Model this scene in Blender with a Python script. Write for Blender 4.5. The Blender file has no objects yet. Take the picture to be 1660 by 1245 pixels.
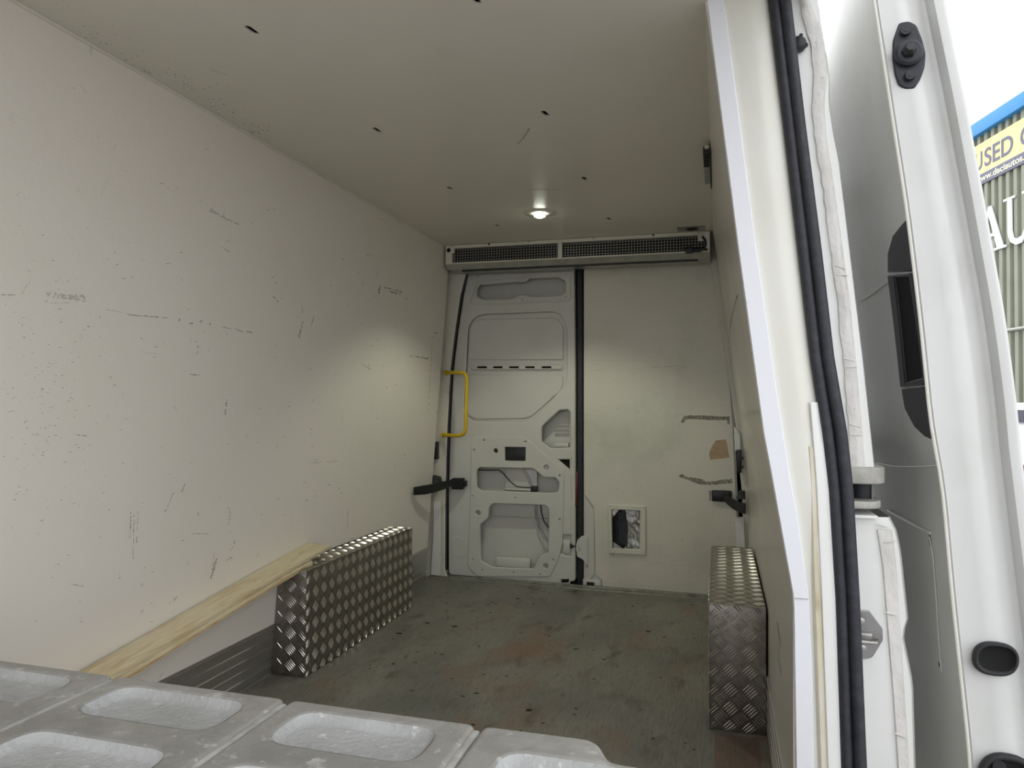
import bpy, bmesh, math, random
from mathutils import Vector, Matrix
random.seed(7)
scn = bpy.context.scene
COL = scn.collection

# ---------------------------------------------------------------- camera
F = 1176.0
YA = Vector((335.0, 28.5, F)).normalized()            # towards the rear doors, in camera axes (x right, y down, z ahead)
XA = Vector((4130.0, -0.5, -F)); XA = (XA - YA*XA.dot(YA)).normalized()
ZA = XA.cross(YA).normalized()
CAM = Vector((0, 0, 1.02))
cam = bpy.data.cameras.new('camera'); cam_o = bpy.data.objects.new('camera', cam); COL.objects.link(cam_o)
cx = Vector((XA[0], YA[0], ZA[0])); cy = Vector((XA[1], YA[1], ZA[1])); cz = Vector((XA[2], YA[2], ZA[2]))
m = Matrix((( cx[0], -cy[0], -cz[0]), (cx[1], -cy[1], -cz[1]), (cx[2], -cy[2], -cz[2]))).to_4x4()
m.translation = CAM
cam_o.matrix_world = m
cam.sensor_width = 36; cam.lens = F/1660*36; cam.clip_start = 0.02; cam.clip_end = 300
scn.camera = cam_o
# ---------------------------------------------------------------- light and exposure
w = bpy.data.worlds.new('overcast_sky'); scn.world = w; w.use_nodes = True
nt = w.node_tree; bg = nt.nodes['Background']
bg.inputs[0].default_value = (0.95, 0.97, 1.0, 1); bg.inputs[1].default_value = 1.55
scn.view_settings.view_transform = 'Standard'; scn.view_settings.look = 'None'
scn.view_settings.gamma = 1; scn.view_settings.use_curve_mapping = False
scn.view_settings.exposure = 0.5

# ---------------------------------------------------------------- measuring helpers: a point seen from the photographer's spot, on a real plane
def ray(px, py):
    c = Vector((px-830.0, py-622.5, F)); return Vector((c.dot(XA), c.dot(YA), c.dot(ZA)))
def onY(px, py, Y): r = ray(px, py); return CAM + r*(Y/r.y)
def onZ(px, py, Z): r = ray(px, py); return CAM + r*((Z-CAM.z)/r.z)
def onX(px, py, X): r = ray(px, py); return CAM + r*(X/r.x)

# ---------------------------------------------------------------- materials
def mat(name, col, rough=0.5, metal=0.0, spots=(), bump=None, spec=0.5, emit=None, coat=0.0):
    """spots: (scale, colour, lo, hi, (sx,sy,sz)) noise masks laid over the base; bump: (scale, strength, (sx,sy,sz))"""
    M = bpy.data.materials.new(name); M.use_nodes = True
    n = M.node_tree.nodes; l = M.node_tree.links; b = n['Principled BSDF']
    b.inputs['Roughness'].default_value = rough; b.inputs['Metallic'].default_value = metal
    b.inputs['Specular IOR Level'].default_value = spec; b.inputs['Coat Weight'].default_value = coat
    tc = n.new('ShaderNodeTexCoord')
    def mapped(s):
        mp = n.new('ShaderNodeMapping'); mp.inputs['Scale'].default_value = s
        l.new(tc.outputs['Object'], mp.inputs['Vector']); return mp.outputs[0]
    cur = None
    for sp in spots:
        sc, c2, lo, hi = sp[:4]; s = sp[4] if len(sp) > 4 else (1, 1, 1)
        nz = n.new('ShaderNodeTexNoise'); nz.inputs['Scale'].default_value = sc; nz.inputs['Detail'].default_value = 6
        nz.inputs['Roughness'].default_value = 0.6
        l.new(mapped(s), nz.inputs['Vector'])
        rp = n.new('ShaderNodeMapRange'); rp.inputs[1].default_value = lo; rp.inputs[2].default_value = hi
        l.new(nz.outputs[0], rp.inputs[0])
        mx = n.new('ShaderNodeMix'); mx.data_type = 'RGBA'
        l.new(rp.outputs[0], mx.inputs[0])
        if cur is None: mx.inputs[6].default_value = (*col, 1)
        else: l.new(cur, mx.inputs[6])
        mx.inputs[7].default_value = (*c2, 1); cur = mx.outputs[2]
    if cur is None: b.inputs['Base Color'].default_value = (*col, 1)
    else: l.new(cur, b.inputs['Base Color'])
    if bump:
        nz = n.new('ShaderNodeTexNoise'); nz.inputs['Scale'].default_value = bump[0]; nz.inputs['Detail'].default_value = 4
        l.new(mapped(bump[2] if len(bump) > 2 else (1, 1, 1)), nz.inputs['Vector'])
        bp = n.new('ShaderNodeBump'); bp.inputs['Strength'].default_value = bump[1]; bp.inputs['Distance'].default_value = 0.01
        l.new(nz.outputs[0], bp.inputs['Height']); l.new(bp.outputs[0], b.inputs['Normal'])
    if emit:
        b.inputs['Emission Color'].default_value = (*emit[0], 1); b.inputs['Emission Strength'].default_value = emit[1]
    return M
M = {}
M['wall'] = mat('lining_cream', (.87,.82,.745), .38, spots=[(1.3,(.84,.785,.70),.35,.7),(22,(.62,.6,.55),.66,.80),(260,(.5,.48,.44),.69,.74)], bump=(90,.10))
M['wall_r'] = mat('lining_gloss', (.74,.72,.65), .24, spots=[(1.5,(.68,.65,.56),.35,.7),(30,(.6,.57,.5),.66,.8,(1,1,.2))], bump=(60,.03))
M['ceil'] = mat('ceiling_sheet', (.80,.765,.68), .30, spots=[(1.2,(.76,.725,.635),.35,.7),(300,(.45,.42,.36),.71,.75)], bump=(70,.05))
M['door'] = mat('grey_white_paint', (.66,.65,.60), .32, spots=[(3,(.60,.59,.54),.4,.75),(120,(.35,.32,.26),.73,.78)])
M['board'] = mat('door_board_cream', (.72,.695,.60), .42, spots=[(1.4,(.74,.69,.60),.4,.65),(3.0,(.60,.59,.49),.48,.72),(45,(.42,.40,.33),.66,.78)], bump=(60,.06))
M['floor'] = mat('floor_ply', (.235,.218,.182), .42, spots=[(1.6,(.155,.152,.135),.4,.65),(2.1,(.235,.145,.095),.52,.66,(1,.6,1)),(7,(.27,.262,.225),.5,.75,(1,.35,1)),(9,(.10,.088,.07),.56,.70,(1,.5,1)),(34,(.07,.06,.05),.64,.70,(1,.5,1)),(150,(.09,.085,.07),.5,.8,(1,.1,1))], bump=(110,.30,(1,.15,1)))
M['floor_red'] = mat('floor_ply_stained', (.19,.13,.10), .5, spots=[(9,(.14,.11,.085),.4,.7),(160,(.09,.07,.06),.55,.8,(1,.1,1))], bump=(110,.25,(1,.15,1)))
M['plate'] = mat('checker_plate', (.33,.305,.28), .40, 1.0, spots=[(10,(.25,.23,.205),.4,.7),(70,(.20,.18,.155),.55,.75)], bump=(60,.08))
M['tread'] = mat('checker_tread', (.62,.595,.56), .28, 1.0, spots=[(30,(.50,.47,.43),.4,.7)])
M['alu'] = mat('kick_alu', (.60,.585,.56), .40, .9, spots=[(6,(.46,.445,.42),.35,.7,(1,.15,4)),(60,(.5,.49,.47),.6,.8,(1,.05,1))], bump=(60,.12,(1,.05,1)))
M['fleck'] = mat('floor_dirt', (.035,.032,.027), .8)
M['cap'] = mat('rail_cap_grey', (.44,.43,.39), .5, spots=[(30,(.34,.33,.295),.45,.65)])
M['wire'] = mat('mesh_wire', (.62,.61,.57), .4, .3)
M['sill'] = mat('dirty_sill', (.22,.215,.185), .45, spots=[(20,(.12,.115,.095),.45,.65)])
M['soft_black'] = mat('matt_black', (.02,.02,.022), .7)
M['black'] = mat('black_plastic', (.012,.012,.014), .45)
M['rubber'] = mat('rubber_seal', (.020,.021,.028), .55, spots=[(40,(.035,.036,.045),.45,.7)], bump=(150,.12))
M['dark'] = mat('dark_cavity', (.006,.006,.006), .9)
M['grey_plastic'] = mat('moulded_grey_plastic', (.31,.30,.275), .48, spots=[(5,(.235,.228,.208),.42,.62),(2.2,(.38,.37,.35),.5,.7),(18,(.27,.262,.24),.5,.66,(1,1,1)),(30,(.50,.495,.48),.60,.70),(70,(.46,.455,.44),.62,.72)], bump=(45,.25))
M['grey_pocket'] = mat('pocket_grey', (.43,.435,.435), .55, spots=[(9,(.36,.362,.355),.4,.65),(60,(.58,.58,.575),.60,.70)], bump=(120,.35))
M['worn_edge'] = mat('worn_edge_grey', (.50,.49,.465), .5, spots=[(30,(.36,.35,.33),.45,.65)], bump=(60,.25))
M['wood'] = mat('pine', (.70,.60,.40), .5, spots=[(5,(.60,.47,.27),.45,.62,(9,.5,9)),(30,(.76,.67,.48),.5,.7,(4,.12,4)),(3,(.74,.66,.48),.5,.7)], bump=(60,.10,(4,.2,4)))
M['wood_edge'] = mat('pine_edge', (.50,.30,.14), .6, spots=[(20,(.66,.47,.26),.45,.6,(2,.2,8))])
M['yellow'] = mat('yellow_tube', (.72,.50,.02), .35)
M['strip'] = mat('edge_strip_white', (.86,.87,.92), .35, spots=[(40,(.70,.70,.72),.68,.8)])
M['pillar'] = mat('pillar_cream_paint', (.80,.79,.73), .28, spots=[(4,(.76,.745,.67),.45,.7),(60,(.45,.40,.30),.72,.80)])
M['sealant'] = mat('yellowed_sealant', (.60,.54,.39), .6, spots=[(14,(.72,.68,.57),.40,.60,(1,1,.3)),(60,(.42,.35,.22),.62,.78,(1,1,.2))])
M['body'] = mat('white_body_paint', (.78,.78,.76), .25, spots=[(5,(.74,.74,.715),.45,.7),(70,(.5,.49,.47),.72,.8,(.3,1,2))], coat=.2)
M['paint_shaded'] = mat('van_paint_shaded', (.60,.60,.585), .27, spots=[(5,(.56,.56,.54),.45,.7),(9,(.52,.515,.49),.56,.72,(1,1,.2)),(70,(.42,.41,.39),.73,.8,(.3,1,2))], coat=.15)  # same van paint as body, darkened to stand in for weaker light
M['seam'] = mat('seam_sealer', (.70,.68,.65), .5, spots=[(18,(.60,.58,.55),.45,.7,(1,1,.4)),(60,(.40,.38,.35),.66,.8)], bump=(45,.6,(1,1,.6)))
M['body_in'] = mat('door_inner_paint', (.76,.755,.71), .33, spots=[(3,(.68,.675,.63),.4,.7),(60,(.36,.35,.31),.72,.8)])
M['steel'] = mat('striker_steel', (.34,.33,.33), .32, .9, spots=[(30,(.22,.19,.17),.5,.7)])
M['screw'] = mat('screw_metal', (.45,.44,.42), .35, 1.0)
M['galv'] = mat('unit_silver', (.50,.50,.47), .35, .6, spots=[(20,(.40,.40,.37),.45,.7)])
M['foil'] = mat('crumpled_foil', (.50,.50,.48), .45, 1.0, bump=(28,.8))
M['tan'] = mat('tan_label_paper', (.50,.36,.23), .7, spots=[(25,(.42,.30,.19),.45,.65)])
M['residue'] = mat('glue_residue', (.19,.175,.14), .8, spots=[(130,(.46,.44,.36),.46,.62)])
M['scuff'] = mat('scuff_dark', (.20,.19,.17), .7, spots=[(220,(.62,.60,.55),.42,.58)])
M['scuff_l'] = mat('scuff_soft', (.52,.50,.45), .7, spots=[(240,(.66,.635,.58),.42,.58)])
M['red'] = mat('red_lens', (.10,.008,.010), .35)
M['lens'] = mat('lit_lens', (.9,.95,.85), .3, emit=((.95,1,.86), 14))
M['asphalt'] = mat('asphalt', (.30,.295,.285), .85, spots=[(3,(.25,.245,.235),.4,.7),(200,(.30,.30,.30),.55,.7)], bump=(300,.3))
M['cladding'] = mat('cladding_olive', (.27,.28,.215), .45, spots=[(2,(.24,.25,.19),.4,.7)])
M['blue'] = mat('roof_trim_blue', (.035,.27,.62), .4)
M['banner'] = mat('banner_yellow', (.80,.72,.36), .6)
M['banner_grey'] = mat('banner_grey', (.17,.17,.24), .6)
M['white_letter'] = mat('letter_white', (.88,.88,.90), .4)
M['lemon_letter'] = mat('letter_lemon', (.86,.84,.60), .5)
M['car_white'] = mat('car_white', (.80,.81,.84), .2, coat=.5)
M['glass'] = mat('car_glass', (.06,.06,.08), .08)
M['tyre'] = mat('tyre', (.02,.02,.02), .8)

# ---------------------------------------------------------------- object helpers
def tag(o, label=None, cat=None, group=None, kind=None):
    if label: o['label'] = label
    if cat: o['category'] = cat
    if group: o['group'] = group
    if kind: o['kind'] = kind
    return o
def link(name, me, mats, parent=None, smooth=True, ang=35):
    o = bpy.data.objects.new(name, me); COL.objects.link(o)
    for k in (mats if isinstance(mats, (list, tuple)) else [mats]): me.materials.append(M[k])
    if smooth and len(me.polygons):
        me.shade_smooth(); me.set_sharp_from_angle(angle=math.radians(ang))
    if parent is not None:
        o.parent = parent; o.matrix_parent_inverse = parent.matrix_world.inverted()
    return o
def empty(name, loc=(0, 0, 0)):
    o = bpy.data.objects.new(name, None); COL.objects.link(o); o.location = loc; o.empty_display_size = .05
    o.matrix_world = Matrix.Translation(loc); return o
def pyobj(name, vs, fs, mats, parent=None, smooth=True, ang=35, fix=True, bev=0):
    me = bpy.data.meshes.new(name); me.from_pydata([tuple(v) for v in vs], [], fs)
    if fix or bev:
        b = bmesh.new(); b.from_mesh(me)
        if bev:
            b.normal_update()
            bmesh.ops.bevel(b, geom=[e for e in b.edges if len(e.link_faces) == 2 and e.calc_face_angle(0) > .6], offset=bev, segments=2, profile=.5, affect='EDGES', clamp_overlap=True)
        bmesh.ops.recalc_face_normals(b, faces=b.faces); b.to_mesh(me); b.free()
    return link(name, me, mats, parent, smooth, ang)
class MB:
    def __init__(s): s.v = []; s.f = []
    def box(s, lo, hi, fn=None):
        i = len(s.v)
        for z in (lo[2], hi[2]):
            for (x, y) in ((lo[0], lo[1]), (hi[0], lo[1]), (hi[0], hi[1]), (lo[0], hi[1])):
                p = Vector((x, y, z)); s.v.append(fn(p) if fn else p)
        s.f += [(i, i+3, i+2, i+1), (i+4, i+5, i+6, i+7), (i, i+1, i+5, i+4), (i+1, i+2, i+6, i+5), (i+2, i+3, i+7, i+6), (i+3, i, i+4, i+7)]
        return s
    def hexa(s, pts):
        i = len(s.v); s.v += [Vector(p) for p in pts]
        s.f += [(i, i+3, i+2, i+1), (i+4, i+5, i+6, i+7), (i, i+1, i+5, i+4), (i+1, i+2, i+6, i+5), (i+2, i+3, i+7, i+6), (i+3, i, i+4, i+7)]
        return s
    def tube(s, pts, r, seg=8, sx=1.0):
        pts = [Vector(p) for p in pts]; n = len(pts); base = len(s.v)
        up = None
        for k, p in enumerate(pts):
            t = ((pts[min(k+1, n-1)] - p).normalized() + (p - pts[max(k-1, 0)]).normalized()).normalized()
            if up is None: up = Vector((0, 0, 1)) if abs(t.z) < .9 else Vector((0, 1, 0))
            a = t.cross(up).normalized(); b2 = a.cross(t).normalized(); up = b2
            rr = r[k] if isinstance(r, (list, tuple)) else r
            for q in range(seg):
                th = 2*math.pi*q/seg; s.v.append(p + a*math.cos(th)*rr*sx + b2*math.sin(th)*rr)
        for k in range(n-1):
            for q in range(seg):
                a0 = base+k*seg+q; a1 = base+k*seg+(q+1) % seg
                s.f.append((a0, a1, a1+seg, a0+seg))
        s.f.append(tuple(base+q for q in range(seg))[::-1]); s.f.append(tuple(base+(n-1)*seg+q for q in range(seg)))
        return s
    def cyl(s, c, ax, r, h, seg=16, r2=None):
        c = Vector(c); ax = Vector(ax).normalized()
        s.tube([c, c+ax*h], [r, r if r2 is None else r2], seg); return s
    def build(s, name, mats, parent=None, bev=0, smooth=True, ang=35): return pyobj(name, s.v, s.f, mats, parent, smooth, ang, True, bev)

def fillet(poly, r, seg=4):
    """round the corners of a polygon; r a number or one per corner"""
    out = []; n = len(poly)
    for i in range(n):
        p0 = Vector(poly[i-1]); p = Vector(poly[i]); p1 = Vector(poly[(i+1) % n])
        a = p0-p; b = p1-p; rr = r[i] if isinstance(r, (list, tuple)) else r
        if a.length < 1e-6 or b.length < 1e-6 or rr <= 0: out.append(p); continue
        d = min(rr, a.length*.48, b.length*.48)
        A = p + a.normalized()*d; B = p + b.normalized()*d
        for k in range(seg+1):
            t = k/seg; out.append(A*(1-t)**2 + p*2*t*(1-t) + B*t*t)
    return out
def circle(c, r, n=14, sy=1.0): return [Vector((c[0]+r*math.cos(2*math.pi*k/n), c[1]+r*sy*math.sin(2*math.pi*k/n))) for k in range(n)]
def plate(name, loops, fn, mats, parent=None, thick=.004, bevel=.0015, bres=1, ang=50):
    """flat plate with holes, bevelled all round, laid onto a real surface by fn(u, v, w): w = 0 is its front, w < 0 behind"""
    cu = bpy.data.curves.new(name, 'CURVE'); cu.dimensions = '2D'; cu.fill_mode = 'BOTH'
    cu.extrude = max(thick/2-bevel, 0.0001); cu.bevel_depth = bevel; cu.bevel_resolution = bres; cu.offset = -bevel
    for lp in loops:
        s = cu.splines.new('POLY'); s.points.add(len(lp)-1); s.use_cyclic_u = True
        for k, p in enumerate(lp): s.points[k].co = (p[0], p[1], 0, 1)
    tmp = bpy.data.objects.new(name+'_tmp', cu); COL.objects.link(tmp)
    dg = bpy.context.evaluated_depsgraph_get()
    me = bpy.data.meshes.new_from_object(tmp.evaluated_get(dg)); me.name = name
    bpy.data.objects.remove(tmp); bpy.data.curves.remove(cu)
    for v in me.vertices: v.co = fn(v.co.x, v.co.y, v.co.z - thick/2)
    me.materials.clear()
    return link(name, me, mats, parent, True, ang)
def faceY(Y): return lambda u, v, w: Vector((u, Y-w, v))              # faces the camera (-Y)
def uvY(pts, Y):
    out = []
    for p in pts:
        q = onY(p[0], p[1], Y); out.append(Vector((q.x, q.z)))
    return out

ZC = 1.877                                                             # ceiling height
FLW = 3.92                                                             # rear edge of the floor
def xl(z): return -1.600 + .135*(z/ZC)                                 # lining, left
def xr(z): return .146 if z < .62 else .146 - .174*((z-.62)/(ZC-.62))  # lining, right
def on_left(px, py):
    z = 1.0
    for _ in range(8): p = onX(px, py, xl(z)); z = p.z
    return p
def on_right(px, py, Y=None):
    z = 1.0
    for _ in range(25):
        p = onX(px, py, xr(z)); z = .5*z+.5*p.z
    return p

# ================================================================ SETTING
# ground outside
g = MB().box((-30, -25, -.72), (45, 60, -.68)).build('ground', 'asphalt', None, smooth=False); tag(g, kind='structure')
# floor
fl = MB().box((-1.66, -.3, -.04), (.30, FLW, 0)).build('floor', 'floor', None, smooth=False); tag(fl, kind='structure')
def seg_noise(pts, amp, sub=5):
    out = []
    for i in range(len(pts)):
        a = Vector(pts[i]); b = Vector(pts[(i+1) % len(pts)])
        for k in range(sub):
            out.append(a.lerp(b, k/sub) + Vector((random.uniform(-amp, amp), random.uniform(-amp, amp))))
    return out
fup = lambda u, v, w: Vector((u, v, .0012+w))
# repair strip of reddish ply laid beside the right wheel box
a0 = onZ(1190, 1192, 0); a1 = onZ(1190, 1245, 0)
plate('ply_patch', [[(-.012, 1.2), (.115, 1.2), (.115, 2.34), (-.012, 2.34)]], fup, 'floor_red', fl, .001, .0002)
# walls
def wall_sheet(name, fx, y0, y1, out, mt, zs=None, parent=None, z0=-.02, z1=ZC+.05):
    zs = zs or [z0, .3, .62, .9, 1.2, 1.5, ZC, z1]
    vs = []; fs = []
    for z in zs:
        zz = min(max(z, 0), ZC); x = fx(zz)
        vs += [(x, y0, z), (x, y1, z), (x+out, y1, z), (x+out, y0, z)]
    for k in range(len(zs)-1):
        i = 4*k
        for q in range(4): fs.append((i+q, i+(q+1) % 4, i+4+(q+1) % 4, i+4+q))
    fs += [(3, 2, 1, 0), tuple(4*(len(zs)-1)+q for q in range(4))]
    return pyobj(name, vs, fs, mt, parent, True, 20)
wl = wall_sheet('wall_left', xl, -.3, 3.84, -.05, 'wall'); tag(wl, kind='structure')
wr = wall_sheet('wall_right', xr, 1.592, 3.90, .028, 'wall_r'); tag(wr, kind='structure')
# unseen bulkhead, cut low and cab left out so sky light fills the interior
wf = MB().box((-1.70, -.34, -.04), (.30, -.28, .72)).build('wall_front', 'wall', None, smooth=False); tag(wf, kind='structure')
# front stub of the right side, ahead of the side door opening
fs_ = wall_sheet('side_stub', xr, -.3, -.12, .16, 'body', parent=wr)
MB().box((-.02, -.3, ZC+.012), (.20, 1.62, ZC+.12)).build('door_header', 'body', wr, bev=.006)
# ceiling with its elongated slots
fdn = lambda u, v, w: Vector((u, -v, ZC-w))
loops = [[(-1.60, .35), (-1.60, -3.98), (.12, -3.98), (.12, .35)]]
for (p, q) in [((398,42),(419,57)), ((605,207),(618,216)), ((725,303),(734,308)), ((803,364),(810,368)),
               ((766,-3),(779,7)), ((879,180),(889,189)), ((944,287),(951,293)), ((984,353),(990,357))]:
    a = onZ(*p, ZC); b = onZ(*q, ZC); a = Vector((a.x, -a.y)); b = Vector((b.x, -b.y))
    c = (a+b)/2; d = (b-a); L = d.length/2; d.normalize(); n2 = Vector((-d.y, d.x)); r = .0075
    L = max(L-r, .004); lp = []
    for s in (1, -1):
        for k in range(5):
            th = -math.pi/2 + math.pi*k/4
            lp.append(c + d*s*(L + r*math.cos(th)) + n2*s*r*math.sin(th))
    loops.append(lp)
ce = plate('ceiling', loops, fdn, 'ceil', None, .006, .0005); tag(ce, kind='structure')
MB().box((-1.60, -.3, ZC+.03), (.1, 3.98, ZC+.035)).build('roof_void', 'dark', ce, smooth=False)
MB().box((-1.74, -.36, ZC+.12), (.22, 4.1, ZC+.15)).build('roof_skin', 'body', ce, smooth=False)
MB().box((-1.76, -.36, -.3), (-1.70, 4.1, ZC+.13)).build('outer_skin', 'body', wl, smooth=False)

# ---- rear frame: the opening for the two rear doors
DY = 3.97
apL = [(766,428),(758,440),(748,480),(739,540),(732,600),(727,690),(724,800),(723,920),(729,938)]
apR = [(1150,968),(1206,972),(1206,900),(1203,800),(1192,690),(1180,600),(1167,520),(1156,450),(1148,418)]
ap = uvY(apL + apR, 3.945)
ap[0].y += .04; ap[-1].y += .04
for q in (8, 9, 10): ap[q].y = min(ap[q].y, -.005)
outer = [(-1.69, -.25), (.28, -.25), (.28, 2.0), (-1.69, 2.0)]
rf = plate('wall_rear', [outer, ap], faceY(3.925), 'board', None, .03, .004); tag(rf, kind='structure')
MB().box((-1.76, DY+.09, -.3), (.34, DY+.10, 2.05)).build('rear_light_block', 'dark', rf, smooth=False)  # added black panels, stop sky light leaking past the door edges
MB().box((-1.76, 3.96, -.3), (-1.62, DY+.09, 2.05)).build('rear_light_block', 'dark', rf, smooth=False)
MB().box((.20, 3.96, -.3), (.34, DY+.09, 2.05)).build('rear_light_block', 'dark', rf, smooth=False)
# lower rear pillar cover, left, bright painted; pillar return between lining and door
def strip_px(name, L, R, Y, mt, parent, th=.006, bev=.002):
    lp = uvY(L + R[::-1], Y); return plate(name, [lp], faceY(Y), mt, parent, th, bev)
strip_px('pillar_cover', [(703,812),(702,870),(698,932)], [(714,812),(715,870),(714,934)], 3.90, 'body', rf)
strip_px('pillar_cover', [(722,440),(712,520),(704,620),(699,700),(699,800)], [(728,440),(720,520),(713,620),(709,700),(709,800)], 3.905, 'board', rf)
strip_px('pillar_cover', [(1192,838),(1193,888)], [(1206,838),(1208,888)], 3.90, 'body', rf)
strip_px('pillar_cover', [(1190,690),(1191,730)], [(1200,705),(1201,735)], 3.90, 'body', rf)
# black latch keepers on both pillars
k = MB()
for (x0, y0, x1, y1) in ((704,716,711,744),(700,727,705,729),(700,737,705,739)):
    a = onY(x0, y1, 3.895); b = onY(x1, y0, 3.895); k.box((a.x, 3.875, a.z), (b.x, 3.905, b.z))
k.build('latch_keeper', 'black', rf, bev=.0015)
k = MB()
for (x0, y0, x1, y1) in ((1194,729,1202,766),(1202,741,1205,745),(1202,755,1205,759)):
    a = onY(x0, y1, 3.895); b = onY(x1, y0, 3.895); k.box((a.x, 3.875, a.z), (b.x, 3.905, b.z))
k.build('latch_keeper', 'black', rf, bev=.0015)
# black door seal around the left door
sp = [onY(x, y, 3.935) for x, y in apL]; sp[-1].z = .012; sp[-2].z = .03
MB().tube(sp + [Vector((onY(780, 935, 3.935).x, 3.935, .010))], .0065, 8).build('door_seal', 'rubber', rf)
# sill strip at the rear edge of the floor
prof = [(3.895, 0), (3.90, .006), (3.925, .008), (3.93, .014), (3.945, .014), (3.95, -.02), (3.895, -.02)]
vs = [(x, p[0], p[1]) for x in (-1.60, .13) for p in prof]; n = len(prof)
tr = pyobj('trim_1', vs, [(i, (i+1) % n, n+(i+1) % n, n+i) for i in range(n)] + [tuple(range(n))[::-1], tuple(range(n, 2*n))], 'sill', None, False)
tag(tr, kind='structure')

# ---- ribbed aluminium kick strips
def kick(name, fx, sgn, y0, y1):
    prof = [(.0, .0)]; z = .004
    for k in range(5):
        prof += [(.003, z), (.003, z+.024), (.0065, z+.026), (.0065, z+.032), (.003, z+.034)]; z += .0355
    prof += [(.003, .184), (0, .186)]
    vs = [(fx(max(p[1], 0)) + sgn*(p[0]+.0005), y, p[1]) for y in (y0, y1) for p in prof]; n = len(prof)
    o = pyobj(name, vs, [(i, i+1, n+i+1, n+i) for i in range(n-1)] + [tuple(range(n)), tuple(range(n, 2*n))[::-1]], 'alu', None, False)
    tag(o, kind='structure'); return o
kick('baseboard_left', xl, 1, -.28, 3.84); kick('baseboard_right', xr, -1, 1.60, 3.90)

# ================================================================ REAR LEFT DOOR
def U(pts): return uvY(pts, DY)
C1 = lambda pts: [(680+x/4.15, 360+y/4.15) for x, y in pts]            # measured on an enlargement of the upper half
C2 = lambda pts: [(660+x/3.6625, 640+y/3.6625) for x, y in pts]        # measured on an enlargement of the lower half
d2 = empty('door_2', (-1.1, DY, 0)); tag(d2, kind='structure')
doorO = fillet(U([(763,424),(931,424),(933,600),(933,940),(920,948),(735,936),(727,928),(727,800),(730,690),(735,600),(742,540),(751,480),(758,446)]), .012)
topH = fillet(U(C1([(385,475),(398,435),(436,404),(645,386),(675,406),(715,404),(742,381),(930,372),(980,395),(986,468),(952,496),(752,506),(722,492),(668,492),(640,512),(425,520),(390,498)])), .008)
mid = fillet(U(C1([(305,900),(315,700),(345,640),(400,610),(930,590),(985,625),(1003,700),(1003,1060),(985,1130)]) + C2([(810,95),(745,160),(560,172),(400,165),(300,120)]) + C1([(300,1240)])), .02)
mid = fillet(U(C1([(318,930),(328,690),(395,622),(930,602),(990,690),(992,1080)]) + C2([(740,160),(390,158),(335,100)])), [.02,.05,.05,.05,.05,.05,.05,.05,.03])
tri = fillet(U(C2([(800,190),(905,92),(955,88),(968,105),(966,312),(850,316),(800,275)])), .008)
tri2 = U(C2([(898,384),(965,384),(965,442)]))
hA = fillet(U(C2([(415,450),(432,430),(750,436),(785,465),(815,490),(885,490),(905,520),(900,570),(875,582),(440,568),(415,545)])), .010)
hB = fillet(U(C2([(488,665),(512,643),(825,655),(845,680),(840,935),(785,960),(755,1032),(510,1022),(440,985),(434,770),(484,730)])), .012)
rect = U(C2([(582,309),(705,311),(704,393),(582,391)]))
def cpx(cx_, cy_, r): c = U(C2([(cx_, cy_)]))[0]; return circle(c, r*3.3755e-3/3.6625, 14)
r1 = cpx(528, 332, 14); r2 = cpx(828, 432, 16); r3 = cpx(423, 700, 16); r4 = cpx(826, 1015, 16)
lock = fillet(U(C2([(905,832),(975,832),(975,955),(940,955),(905,935)])), .005)
bsq = U(C2([(915,1096),(960,1096),(960,1130),(915,1130)]))
screws = [cpx(x, y, 4.2) for x, y in [(459,269),(704,278),(400,326),(907,478),(644,611),(393,600),(906,737),(393,974),(870,978),(449,1040),(633,1052),(790,1066)]]
lower = fillet(U(C2([(382,300),(400,250),(705,250),(935,455),(925,880),(900,980),(850,1080),(420,1078),(358,1015),(375,700)])), .018)
plate('inner_panel', [doorO, topH, mid, tri, tri2, hA, hB, rect, r1, r2, r3, r4, lock, bsq] + screws, faceY(DY-.004), 'door', d2, .018, .0075, 3)
plate('raised_panel', [lower, hA, hB, rect, r1, r2, r3, r4] + screws, faceY(DY-.010), 'door', d2, .010, .0045, 2)
frO = fillet(U(C1([(340,545),(395,370),(425,350),(1020,330),(1022,520),(990,540),(360,560)])), .012)
topS = [circle(U(C1([p]))[0], .0028, 8) for p in [(395,400),(694,368),(987,357),(362,530),(694,523),(988,507)]]
plate('window_surround', [frO, topH] + topS, faceY(DY-.010), 'door', d2, .010, .0045, 2)
# recessed middle pan, with its raised fields and slotted rib
plate('recessed_pan', [[p for p in mid]], faceY(DY+.016), 'door', d2, .004, .001)
f1 = fillet(U(C1([(322,925),(338,700),(380,655),(915,640),(965,690),(965,925)])), [.008,.03,.03,.03,.03,.008])
plate('recessed_field', [f1], faceY(DY+.008), 'door', d2, .010, .0045, 2)
f2 = fillet(U(C1([(330,1025),(962,1028),(962,1120)]) + C2([(725,140),(395,145),(352,110)])), [.008,.02,.03,.04,.03,.02])
plate('recessed_field', [f2], faceY(DY+.008), 'door', d2, .010, .0045, 2)
slots = [fillet(U(C1([(x, 971), (x+64, 971), (x+64, 983), (x, 983)])), .002) for x in (387, 493, 602, 710, 821)]
rib = fillet(U(C1([(330,968),(350,960),(960,962),(960,990),(350,992)])), .006)
plate('slotted_rib', [rib] + slots, faceY(DY+.002), 'door', d2, .009, .003, 2)
sb = MB(); a = U(C1([(360,965),(930,988)])); sb.box((a[0].x, DY+.0125, a[1].y), (a[1].x, DY+.0135, a[0].y)).build('slot_shadow_backing', 'dark', d2, smooth=False)
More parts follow.
